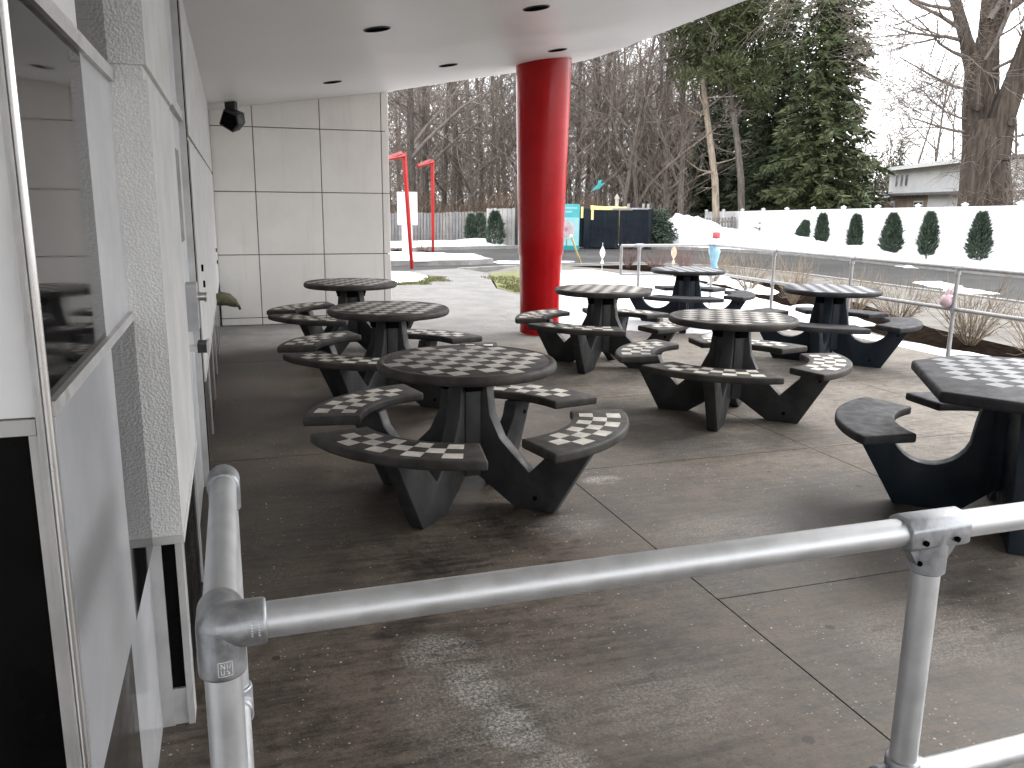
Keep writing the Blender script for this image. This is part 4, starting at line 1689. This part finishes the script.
for i, (px, pb, pt, w, lab) in enumerate([(471, 238, 216, 9, 'thin evergreen shrub behind its neighbour, leftmost by the weathered fence'),
                                          (480, 239, 215, 13, 'middle evergreen shrub in front of the weathered fence'),
                                          (495, 242, 213, 15, 'tallest evergreen shrub standing before the pale fence section')]):
    dist = 38.5 - (i == 2) * 2.5
    p = atD(px, pb, dist)
    zt = atD(px, pt, dist).z
    t = thing('evergreen_shrub', lab, 'shrub', (p.x, p.y, p.z - .15), 0, 'evergreen shrubs by the wood fence')
    arb_mesh(zt - p.z + .15, w / 838 * dist * .52, 2000, 60 + i, .17).build('foliage', MAT['arb'], t, sharp=180)
    mb = MB()
    mb.tube([(0, 0, -.3), (0, 0, (zt - p.z) * .6)], [.035, .02], 6)
    mb.build('stem', MAT['bark'], t)


# bare shrubs
def shrub_meshes(n, seed, fan=.75):
    random.seed(seed)
    mb = MB()
    for k in range(n):
        a = random.uniform(0, 2 * PI)
        s_ = random.random() ** .6 * fan
        L = random.uniform(.7, 1.05)
        p = Vector((.06 * math.cos(a), .06 * math.sin(a), -.02))
        d = Vector((math.cos(a) * s_, math.sin(a) * s_, 1)).normalized()
        pts = [p]
        for i in range(4):
            d = (d + rnd_dir() * .13 + Vector((math.cos(a), math.sin(a), 0)) * .05).normalized()
            p = p + d * L / 4
            pts.append(p)
        mb.tube(pts, [.007, .0065, .006, .004, .0025], 3, None, False, False)
        for j in range(6):
            q = pts[random.randint(1, 4)]
            dd = (d + rnd_dir() * .75).normalized()
            l2 = random.uniform(.15, .4)
            mb.tube([q, q + dd * l2 * .5, q + (dd + Vector((0, 0, .3))).normalized() * l2], [.005, .004, .002], 3, None, False, False)
    return mb


sh = {}
for key, m in (('twig_red', 'twig_red'), ('twig_tan', 'twig_tan')):
    sh[key] = [shrub_meshes(50, 70 + k, .8 + .2 * k).build('stems', MAT[m]).data for k in range(3)]
for o in [o for o in bpy.data.objects if o.name.startswith('stems')]:
    bpy.data.objects.remove(o)
SH = [(556, 264, 24, 14, 'twig_red', 'faint small reddish bare shrub by the driveway kerb right of the red column'),
      (628, 268, 26, 26, 'twig_red', 'reddish bare shrub in its patch of dark mulch framed by the rail end loop'),
      (656, 270, 32, 26, 'twig_red', 'reddish bare shrub left of the peach spinner'),
      (684, 272, 34, 26, 'twig_red', 'reddish bare shrub right of the peach spinner'),
      (713, 283, 40, 36, 'twig_tan', 'tan bare shrub behind the farthest table, left of the rail corner'),
      (748, 291, 50, 44, 'twig_tan', 'tan bare shrub right of the pale blue streamer'),
      (793, 304, 50, 48, 'twig_tan', 'tan bare shrub with dense upright stems left of the navy table by the rail'),
      (855, 314, 56, 46, 'twig_tan', 'tan bare shrub directly behind the navy table top'),
      (898, 324, 62, 50, 'twig_tan', 'broad tan bare shrub between the navy table and the pink toy'),
      (970, 345, 92, 58, 'twig_tan', 'largest tan bare shrub fanning out beside the right rail post'),
      (1040, 362, 95, 58, 'twig_tan', 'tan bare shrub cut off by the right edge of the picture')]
for i, (px, py, w, h, key, lab) in enumerate(SH):
    p = fl(px, py, -.02)
    dist = math.hypot(p.x, p.y)
    t = thing('bare_shrub', lab, 'shrub', p, random.uniform(0, 6), 'bare winter shrubs along the planting bed')
    o = bpy.data.objects.new('stems', sh[key][i % 3])
    COL.objects.link(o)
    o.parent = t
    zt = h / 838 * dist * .92
    sx = w / 838 * dist / 1.7
    o.scale = (sx, sx, zt)
for i, (px, py, w, h, dist, lab) in enumerate([(423, 252, 24, 14, 27.0, 'small bare shrub in dark mulch on the snowy traffic island'), (397, 254, 18, 10, 27.5, 'low reddish bare shrub at the left end of the traffic island')]):
    p = atD(px, py, dist)
    p.z = .03
    t = thing('bare_shrub', lab, 'shrub', p, 1.3 * i, 'bare shrubs on the traffic island')
    o = bpy.data.objects.new('stems', sh['twig_red'][i])
    COL.objects.link(o)
    o.parent = t
    sx = w / 838 * dist / 1.5
    o.scale = (sx, sx, h / 838 * dist * 1.1)
    mb = MB()
    vs = [(0, 0, .15)] + [(.62 * (1 + .2 * math.sin(3 * a)) * math.cos(a), .5 * math.sin(a), -.0) for a in [k * PI / 9 for k in range(18)]]
    mb.add(vs, [(0, k + 1, (k + 1) % 18 + 1) for k in range(18)], None, True)
    o = mb.build('mulch_patch', MAT['mulch'], t)
    o.location.z = .02

# --- conifers
random.seed(11)
NM = ('trunk', 'branches', 'foliage')
x = atD(819, 205, 46)
put_tree('spruce_tree', 'huge full green spruce with ragged drooping branches standing behind the white fence', 'tree', (x.x, x.y, -.4),
         spruce_mesh('s', 19.5, 3.35, 1.0, 0, 0, .36, 11, 36, .3, .40, seed=5, ragged=.4), (MAT['bark'], MAT['bark'], MAT['spruce']), NM)
x = atD(775, 205, 52)
put_tree('spruce_tree', 'dark green spruce half hidden at the left side of the huge spruce', 'tree', (x.x, x.y, -.4),
         spruce_mesh('s', 16.5, 2.9, .8, 0, 0, .36, 10, 32, .25, .42, seed=6, ragged=.4), (MAT['bark'], MAT['bark'], MAT['dark_conifer']), NM)
for i, (px, d, Hh, R, lab) in enumerate([(675, 57, 9.0, 2.8, 'low dark conifer behind the picket fence, left of the pale pine trunk'),
                                         (712, 60, 12.5, 3.2, 'dark conifer filling the gap between the two pine trunks'),
                                         (748, 58, 11.5, 3.0, 'dark conifer behind the right pine trunk, left of the spruces'),
                                         (640, 66, 11.0, 2.4, 'thin dark conifer deep among the bare trees above the enclosure'),
                                         (694, 64, 11.0, 3.6, 'broad dark conifer in the shade between the two pine trunks and the wood'),
                                         (728, 66, 12.0, 3.8, 'broad dark conifer deepest behind the brown pine trunk')]):
    x = atD(px, 205, d)
    put_tree('conifer_tree', lab, 'tree', (x.x, x.y, -.4), spruce_mesh('c', Hh, R, .6, 0, 0, .42, 9, 30, .3, .5, seed=20 + i, ragged=.5),
             (MAT['bark_dark'], MAT['bark_dark'], MAT['dark_conifer']), NM)
p = atD(659, 238, 36.5)
put_tree('young_spruce', 'small young blue green spruce between the navy enclosure and the picket fence', 'tree', (p.x, p.y, p.z - .25),
         spruce_mesh('y', atD(659, 203, 36.5).z - p.z + .2, .78, .1, 0, 0, .10, 14, 40, .1, .19, seed=31), (MAT['bark'], MAT['bark'], MAT['arb']), NM)
for i, (px, d, Hh, R, lab) in enumerate([(873, 72, 5.6, 2.0, 'dark low conifer beside the left corner of the white house'),
                                         (895, 84, 8.2, 1.6, 'pointed dark conifer rising behind the white house roof'),
                                         (857, 70, 5.0, 1.8, 'dark bushy conifer between the spruce and the white house')]):
    x = atD(px, 205, d)
    put_tree('conifer_tree', lab, 'tree', (x.x, x.y, -.4), spruce_mesh('c', Hh, R, .4, 0, 0, .4, 9, 14, .2, .4, seed=40 + i),
             (MAT['bark_dark'], MAT['bark_dark'], MAT['dark_conifer']), NM)


# pines with tall bare leaning trunks
def pine(name, label, base, path, r0, crown, seed, bark='bark_tan'):
    """path: trunk points; crown: list of (centre, radius) clumps"""
    random.seed(seed)
    tr, br, lf = MB(), MB(), MB()
    tr.tube(path, [r0 * (1 - .55 * i / (len(path) - 1)) for i in range(len(path))], 10)
    for (c, R) in crown:
        c = Vector(c)
        k = min(range(len(path)), key=lambda i: (Vector(path[i]) - c).length + (3 if path[i][2] > c.z else 0))
        q = Vector(path[k])
        br.tube([q, q.lerp(c, .5) + Vector((0, 0, .15)), c], [.07, .05, .02], 4, None, False)
        n = int(420 * R * R)
        for i in range(n):
            d = rnd_dir()
            p = c + Vector((d.x * R, d.y * R, d.z * R * .62)) * random.uniform(.35, 1.05) ** .7
            for j in range(2):
                dd = (d + rnd_dir() * .8 + Vector((0, 0, .3))).normalized()
                ll = random.uniform(.22, .45)
                quad(lf, p, dd, rnd_dir(), ll, ll * .09)
    # dead side branches on the bare part
    for k in range(9):
        i = random.randint(1, max(1, len(path) // 2))
        q = Vector(path[i - 1]).lerp(Vector(path[i]), random.random())
        a = random.uniform(0, 2 * PI)
        d = Vector((math.cos(a), math.sin(a), random.uniform(-.25, .35)))
        L = random.uniform(.8, 2.2)
        br.tube([q, q + d * L * .5, q + d * L + rnd_dir() * .3], [.05, .03, .01], 4, None, False)
        for j in range(3):
            e = q + d * L * random.uniform(.4, 1)
            br.tube([e, e + (d + rnd_dir() * .8) * random.uniform(.3, .8)], [.02, .006], 3, None, False)
    return put_tree(name, label, 'tree', base, (tr, br, lf), (MAT[bark], MAT[bark], MAT['pine']), NM)


def crown_pts(px_list, D, base):
    out = []
    for (px, py, r) in px_list:
        p = atD(px, py, D + random.uniform(-1.5, 1.5)) - base
        out.append((tuple(p), r))
    return out


D1 = 47
base = atD(718, 205, D1)
base.z = -.4
pts = [(719, 215), (715, 180), (710, 140), (706, 110), (703, 80), (704, 45), (708, 10), (712, -40)]
path = [tuple(atD(a, c_, D1) - base) for a, c_ in pts]
path[0] = (path[0][0], path[0][1], -.2)
random.seed(3)
pine('pine_tree', 'tall pine with a pale tan leaning trunk behind the left end of the white fence', base, path, .2,
     crown_pts([(704, 20, 1.5), (690, 42, 1.2), (716, 48, 1.4), (684, 62, .9), (700, 68, .8), (724, 70, 1.1), (688, 80, .6), (728, 28, 1.5), (708, -15, 1.5), (735, 5, 1.4), (715, 88, .6)], D1, base), 51)
D1 = 48
base = atD(743, 205, D1)
base.z = -.4
pts = [(744, 215), (741, 180), (737, 140), (733, 110), (729, 80), (731, 45), (736, 10), (740, -50)]
path = [tuple(atD(a, c_, D1) - base) for a, c_ in pts]
path[0] = (path[0][0], path[0][1], -.2)
pine('pine_tree', 'tall pine with a darker brown trunk and broken side branches, right of the tan pine', base, path, .2,
     crown_pts([(740, 25, 1.6), (752, 50, 1.5), (736, 62, 1.4), (757, 82, 1.2), (744, 88, .8), (760, 20, 1.5), (748, -10, 1.6), (758, 104, .8), (770, 60, 1.3)], D1, base), 52, 'bark')

# the great bare tree behind the fence on the right
random.seed(17)
D1 = 34.5
base = atD(985, 205, D1)
base.z = -.3
big = thing('old_bare_tree', 'massive old bare tree with a thick forked trunk behind the white fence', 'tree', base)


def bpt(px, py, d=0):
    return atD(px, py, D1 + d) - base


tk, cr = MB(), MB()
tk.tube([Vector((bpt(985, 215).x, bpt(985, 215).y, -.2)), bpt(985, 200), bpt(985, 170), bpt(986, 140), bpt(987, 120)], [.98, .86, .78, .74, .56], 20)
limbs = [[bpt(976, 165), bpt(973, 110), bpt(975, 70), bpt(966, 40), bpt(955, 0), bpt(948, -60)],
         [bpt(986, 150, .3), bpt(986, 90, .3), bpt(988, 45, .3), bpt(991, 0, .4), bpt(992, -60, .4)],
         [bpt(994, 160, -.2), bpt(1003, 115, -.2), bpt(1016, 80, -.3), bpt(1030, 40, -.4), bpt(1048, -20, -.5)],
         [bpt(978, 78, .1), bpt(984, 40, .2), bpt(1003, 8, .4), bpt(1012, -50, .4)]]
lrad = [[.42, .36, .33, .22, .18, .12], [.5, .42, .36, .3, .2], [.5, .42, .35, .3, .22], [.24, .26, .22, .16]]
for L_, r_ in zip(limbs, lrad):
    tk.tube(L_, r_, 14)
# branch stubs with pale cut faces
for (px, py, s_) in ((978, 107, -1), (1012, 122, 1)):
    q = bpt(px, py, -.55)
    d = (Vector((0, 0, 0)) - (base + q)).normalized() * .2
    tk.tube([q - d, q + d * .8], [.16, .12], 10)


def limb_twigs(mb, p, d, L, r, lev):
    n = 4 if lev < 2 else 3
    pts, rad = [p], [r]
    for i in range(n):
        d = (d + rnd_dir() * .15 + Vector((0, 0, .05 if lev < 2 else -.03))).normalized()
        p = p + d * L / n
        pts.append(p)
        rad.append(max(.006, r * (1 - .7 * (i + 1) / n)))
    mb.tube(pts, rad, 6 if lev == 0 else 3, None, False, True)
    if lev >= 3:
        return
    for k in range(7):
        s_ = random.uniform(.2, 1)
        i = min(n - 1, int(s_ * n))
        q = pts[i].lerp(pts[i + 1], s_ * n - i)
        nd = (d * .8 + rnd_dir() * .8).normalized()
        limb_twigs(mb, q, nd, L * random.uniform(.45, .72), max(.007, rad[i] * .55), lev + 1)


starts = [(bpt(962, 30), Vector((-1, 0, .35)), 4.2, .075), (bpt(957, 10), Vector((-1, .1, .15)), 4.5, .07), (bpt(970, 60), Vector((-1, -.1, .25)), 3.6, .06),
          (bpt(973, 90), Vector((-1, .1, -.05)), 3.4, .055), (bpt(974, 120), Vector((-1, 0, .15)), 2.8, .045), (bpt(972, 132), Vector((-1, .2, -.1)), 2.6, .06),
          (bpt(990, 20), Vector((.5, 0, .8)), 4, .12), (bpt(1008, 10), Vector((.8, 0, .6)), 3.5, .12), (bpt(985, 60), Vector((.3, -.3, .8)), 3, .1),
          (bpt(1010, 100), Vector((.8, -.2, .4)), 3, .1), (bpt(1020, 70), Vector((.3, -.5, .8)), 3, .1), (bpt(952, -20), Vector((-.8, 0, .3)), 4.5, .12),
          (bpt(992, 70), Vector((.7, -.4, .3)), 2.6, .07), (bpt(1000, 140), Vector((.9, -.5, .1)), 2.4, .05), (bpt(960, 40), Vector((-.9, -.3, -.1)), 3.4, .07)]
for (p, d, L, r) in starts:
    limb_twigs(cr, p, d.normalized(), L, r, 0)
# ivy-like fine twigs hugging the bole
for k in range(260):
    a = random.uniform(0, 2 * PI)
    z = random.uniform(.2, 4.5)
    r_ = .95 - .03 * z
    c0_ = bpt(985, 190)
    q = Vector((c0_.x + r_ * math.cos(a), c0_.y + r_ * math.sin(a), z))
    d = (Vector((math.cos(a), math.sin(a), 0)) + rnd_dir() * .9).normalized()
    L = random.uniform(.4, 1.3)
    cr.tube([q, q + d * L * .5, q + (d + Vector((0, 0, -.3))) * L], [.012, .008, .003], 3, None, False)
tk.build('trunk', MAT['bark_big'], big, sharp=180)
cr.build('crown', MAT['twig'], big, sharp=180)

# bare wood behind the fences
kinds = []
for (seed, Hh, r0, sp, m) in ((101, 13, .17, .5, 'bark'), (102, 15, .2, .6, 'bark_dark'), (103, 11, .12, .45, 'bark'), (104, 14, .22, .7, 'bark_dark'), (105, 12, .14, .5, 'bark')):
    tk, cr = bare_tree(seed, Hh, r0, 5, sp + .22, .16 if seed != 104 else .25, .14, (3, 4), .009)
    kinds.append((tk.build('trunk', MAT[m], sharp=180).data, cr.build('crown', MAT['twig'] if m == 'bark' else MAT['bark'], sharp=180).data))
for o in [o for o in bpy.data.objects if o.parent is None and (o.name.startswith('trunk') or o.name.startswith('crown'))]:
    bpy.data.objects.remove(o)


def wood_tree(px, dist, k, sc, label, rz=None, cat='tree', group='bare trees of the wood'):
    q = atD(px, 205, dist)
    t = thing('bare_tree', label, cat, (q.x, q.y, -.4), random.uniform(0, 6) if rz is None else rz, group)
    for nm, me in zip(('trunk', 'crown'), kinds[k]):
        o = bpy.data.objects.new(nm, me)
        COL.objects.link(o)
        o.parent = t
    t.scale = (sc, sc, sc)
    return t


random.seed(23)
wood_tree(412, 46, 3, 1.05, 'dark bare forked tree rising just right of the end wall edge', 1.0, group=None)
wood_tree(652, 56, 3, 1.35, 'tall dark bare tree with a wide fork above the navy enclosure', 2.2, group=None)
wood_tree(601, 50, 1, 1.1, 'dark slender bare tree directly behind the left part of the navy enclosure', .4, group=None)
wood_tree(668, 52, 0, 1.15, 'thin leaning bare tree close to the left side of the pines', 3.1, group=None)
W = 'grey bare tree among many alike in the wood behind the board fence'
for k in range(58):
    px = 388 + (690 - 388) * ((k * .618) % 1)
    wood_tree(px, random.uniform(46, 84), random.randrange(5), random.uniform(.75, 1.15), W)
W2 = 'pale leafless tree in the background beyond the white house'
for (px, d, k, sc) in ((905, 92, 4, 1.0), (930, 95, 0, 1.1), (948, 90, 2, 1.1), (965, 98, 4, 1.1), (888, 100, 2, .8), (1012, 80, 1, .8), (1030, 70, 3, .9)):
    wood_tree(px, d, k, sc, W2, group='bare trees beyond the house')
W3 = 'bare tree glimpsed behind the dark conifers and pines'
for (px, d, k, sc) in ((700, 70, 1, 1.2), (725, 75, 4, 1.1), (760, 72, 0, 1.2), (800, 75, 2, 1.2)):
    wood_tree(px, d, k, sc, W3, group='bare trees behind the conifers')


# undergrowth and the far thicket: one mass of twigs each
def thicket(name, label, mat, n, pxr, dr, hmax, L, w, seed, up=.8):
    random.seed(seed)
    mb = MB()
    for k in range(n):
        px = random.uniform(*pxr)
        d = random.uniform(*dr)
        q = atD(px, 205, d)
        hm = hmax * (.75 + .5 * noise.noise(Vector((px * .018, d * .05, seed))))
        z = random.random() ** 1.15 * hm
        p = Vector((q.x, q.y, z - .3))
        dd = (rnd_dir() + Vector((0, 0, up))).normalized()
        l = L * random.uniform(.4, 1.2)
        quad(mb, p, dd, rnd_dir(), l, w * random.uniform(.6, 1.4))
    return tag(mb.build(name, mat), label, None, None, 'stuff')


thicket('thicket', 'tangled grey brown twigs of the bare wood behind the fences', MAT['thicket'], 52000, (360, 690), (45, 80), 14.5, 1.35, .011, 5, 1.1)
thicket('far_woods', 'distant brown mass of bare woods', MAT['thicket'], 15000, (340, 900), (85, 120), 10, 2.4, .05, 6)
thicket('far_woods', 'distant low brown woods beyond the house and big tree', MAT['thicket'], 7000, (880, 1120), (100, 125), 7.5, 1.8, .035, 9)
thicket('dry_brush', 'tan dry brush along the top of the board fence', MAT['brush'], 7000, (380, 600), (43, 50), 2.5, .7, .012, 7, 1.3)
thicket('dry_brush', 'reddish brown brush beside the big trunk at the right edge', MAT['thicket'], 5000, (1004, 1090), (31, 40), 4.4, .8, .012, 8, .4)

# ------------------------------------------------------------------ houses beyond the white fence
DH = 74
a, c_ = atD(887, 205, DH), atD(990, 205, DH - 17)
dv = c_ - a
dv.z = 0
LH = dv.length
house = thing('white_house', 'white sided two storey house with three narrow windows seen beyond the white fence', 'house', (a.x, a.y, -.3), math.atan2(dv.y, dv.x))


def hk_(px):
    r = ray(px, 205)
    e = dv.normalized()
    return (a.x * r.y - a.y * r.x) / (e.y * r.x - e.x * r.y)


def hz_(py, d=DH):
    return atD(888, py, d).z + .3


z_mid, z_top = hz_(193.5), hz_(171)
mb = MB()
mb.box(0, LH, 0, 7, z_mid, z_top)
mb.build('upper_wall', MAT['siding'], house)
mb = MB()
mb.box(.15, LH * .45, .12, 6.8, -.2, z_mid - .2)
mb.build('lower_wall', MAT['brick'], house)
mb = MB()
mb.box(LH * .45, LH, .1, 6.8, -.2, z_mid - .2)
mb.build('lower_wall', MAT['siding'], house)
mb = MB()
mb.add([(-.5, -.5, z_top + .02), (LH + .5, -.5, z_top + .02), (LH + .5, 3.5, z_top + .12), (-.5, 3.5, z_top + .12), (LH + .5, 7.5, z_top + .02), (-.5, 7.5, z_top + .02),
        (-.5, -.5, z_top + .2), (LH + .5, -.5, z_top + .2), (LH + .5, 3.5, z_top + .3), (-.5, 3.5, z_top + .3), (LH + .5, 7.5, z_top + .2), (-.5, 7.5, z_top + .2)],
       [(0, 1, 2, 3), (3, 2, 4, 5), (6, 9, 8, 7), (9, 11, 10, 8), (0, 6, 7, 1), (5, 4, 10, 11), (0, 3, 9, 6), (3, 5, 11, 9), (1, 7, 8, 2), (2, 8, 10, 4)])
mb.build('roof', MAT['roof_grey'], house)
mb = MB()
mb.box(-.55, LH + .55, -.58, -.5, z_top - .05, z_top + .22)
mb.build('eaves', MAT['paint_white'], house)
mb = MB()
mb.add([(-.3, -.35, z_mid - .06), (LH + .2, -.35, z_mid - .06), (LH + .2, .0, z_mid), (-.3, 0, z_mid), (-.3, -.35, z_mid - .2), (LH + .2, -.35, z_mid - .2), (LH + .2, 0, z_mid - .2), (-.3, 0, z_mid - .2)],
       [(0, 1, 2, 3), (7, 6, 5, 4), (0, 4, 5, 1), (3, 2, 6, 7), (0, 3, 7, 4), (1, 5, 6, 2)])
mb.build('porch_roof', MAT['roof_grey'], house)
wz0, wz1 = hz_(187), hz_(176)
for px in (894.6, 899.6, 904.3):
    k = hk_(px)
    mb = MB()
    mb.box(k - .3, k + .3, -.03, .03, wz0 - .06, wz1 + .06)
    w_ = mb.build('window', MAT['paint_white'], house)
    mb = MB()
    mb.box(k - .24, k + .24, -.04, -.031, wz0, wz1)
    mb.build('pane', MAT['pane'], w_)
for px, ww in ((891.5, .42), (917, .9)):
    k = hk_(px)
    mb = MB()
    mb.box(k - ww, k + ww, .06, .13, .6, z_mid - .6)
    w_ = mb.build('window', MAT['paint_white'], house)
    mb = MB()
    mb.box(k - ww + .1, k + ww - .1, .05, .059, .7, z_mid - .7)
    mb.build('pane', MAT['pane'], w_)
# low side wing at the left
mb = MB()
mb.box(-1.9, .0, .4, 5, -.2, z_mid - .3)
mb.build('side_wing', MAT['brick'], house)
mb = MB()
mb.add([(-2.2, .0, z_mid - .32), (.0, .0, z_mid - .32), (.0, 2.6, z_mid + 1.1), (-1.2, 2.6, z_mid + 1.1), (-2.2, 5.2, z_mid - .32), (0, 5.2, z_mid - .32)],
       [(0, 1, 2, 3), (3, 2, 5, 4), (0, 3, 4), (0, 4, 5, 1)])
mb.build('wing_roof', MAT['roof_grey'], house)

p = atD(1016, 205, 58)
t = thing('grey_house', 'low grey roofed house half hidden behind the big trunk at the right edge', 'house', (p.x, p.y, -.3), facing(p))
hh0, hh1, hh2 = atD(1016, 200, 58).z + .3, atD(1016, 192, 58).z + .3, atD(1016, 176, 60).z + .3
mb = MB()
mb.box(-1.0, 9, 0, 6, -.2, hh1)
mb.build('wall', MAT['siding'], t)
mb = MB()
mb.add([(-1.5, -.5, hh1), (9.5, -.5, hh1), (9.5, 3, hh2), (-1.5, 3, hh2), (9.5, 6.5, hh1), (-1.5, 6.5, hh1)], [(0, 1, 2, 3), (3, 2, 4, 5), (0, 3, 5), (1, 4, 2), (0, 5, 4, 1)])
mb.build('roof', MAT['roof_grey'], t)
for k in range(3):
    mb = MB()
    mb.box(-.2 + k * 1.1, .5 + k * 1.1, -.06, -.002, hh1 - 1.1, hh1 - .3)
    mb.build('window', MAT['pane'], t)

# ------------------------------------------------------------------ light
w = bpy.data.worlds.new('World')
scene.world = w
w.use_nodes = True
nt = w.node_tree
bg = nt.nodes['Background']
sky = nt.nodes.new('ShaderNodeTexSky')
sky.sky_type = 'NISHITA'
sky.sun_disc = False
SUN_EL, SUN_AZ = 42, 75          # azimuth clockwise from +Y
sky.sun_elevation = R_(SUN_EL)
sky.sun_rotation = R_(SUN_AZ)
sky.air_density = 1.0
sky.dust_density = 4.0
hs = nt.nodes.new('ShaderNodeHueSaturation')
hs.inputs['Saturation'].default_value = .12
nt.links.new(sky.outputs[0], hs.inputs['Color'])
# overcast: level the bright and dark parts of the sky towards an even white
mx = nt.nodes.new('ShaderNodeMix')
mx.data_type = 'RGBA'
mx.inputs['Factor'].default_value = .72
nt.links.new(hs.outputs[0], mx.inputs[6])
mx.inputs[7].default_value = (9.0, 9.15, 9.4, 1)
nt.links.new(mx.outputs[2], bg.inputs['Color'])
bg.inputs['Strength'].default_value = .12
sun = bpy.data.lights.new('sun', 'SUN')
sun.energy = .7
sun.angle = R_(30)
sun.color = (1, .97, .93)
so_ = bpy.data.objects.new('sun', sun)
COL.objects.link(so_)
sd = Vector((math.sin(R_(SUN_AZ)) * math.cos(R_(SUN_EL)), math.cos(R_(SUN_AZ)) * math.cos(R_(SUN_EL)), math.sin(R_(SUN_EL))))
so_.rotation_euler = sd.to_track_quat('Z', 'Y').to_euler()

vs_ = scene.view_settings
vs_.view_transform = 'Standard'
vs_.look = 'None'
vs_.gamma = 1
vs_.exposure = 1.9
scene.cycles.max_bounces = 8
scene.cycles.diffuse_bounces = 5
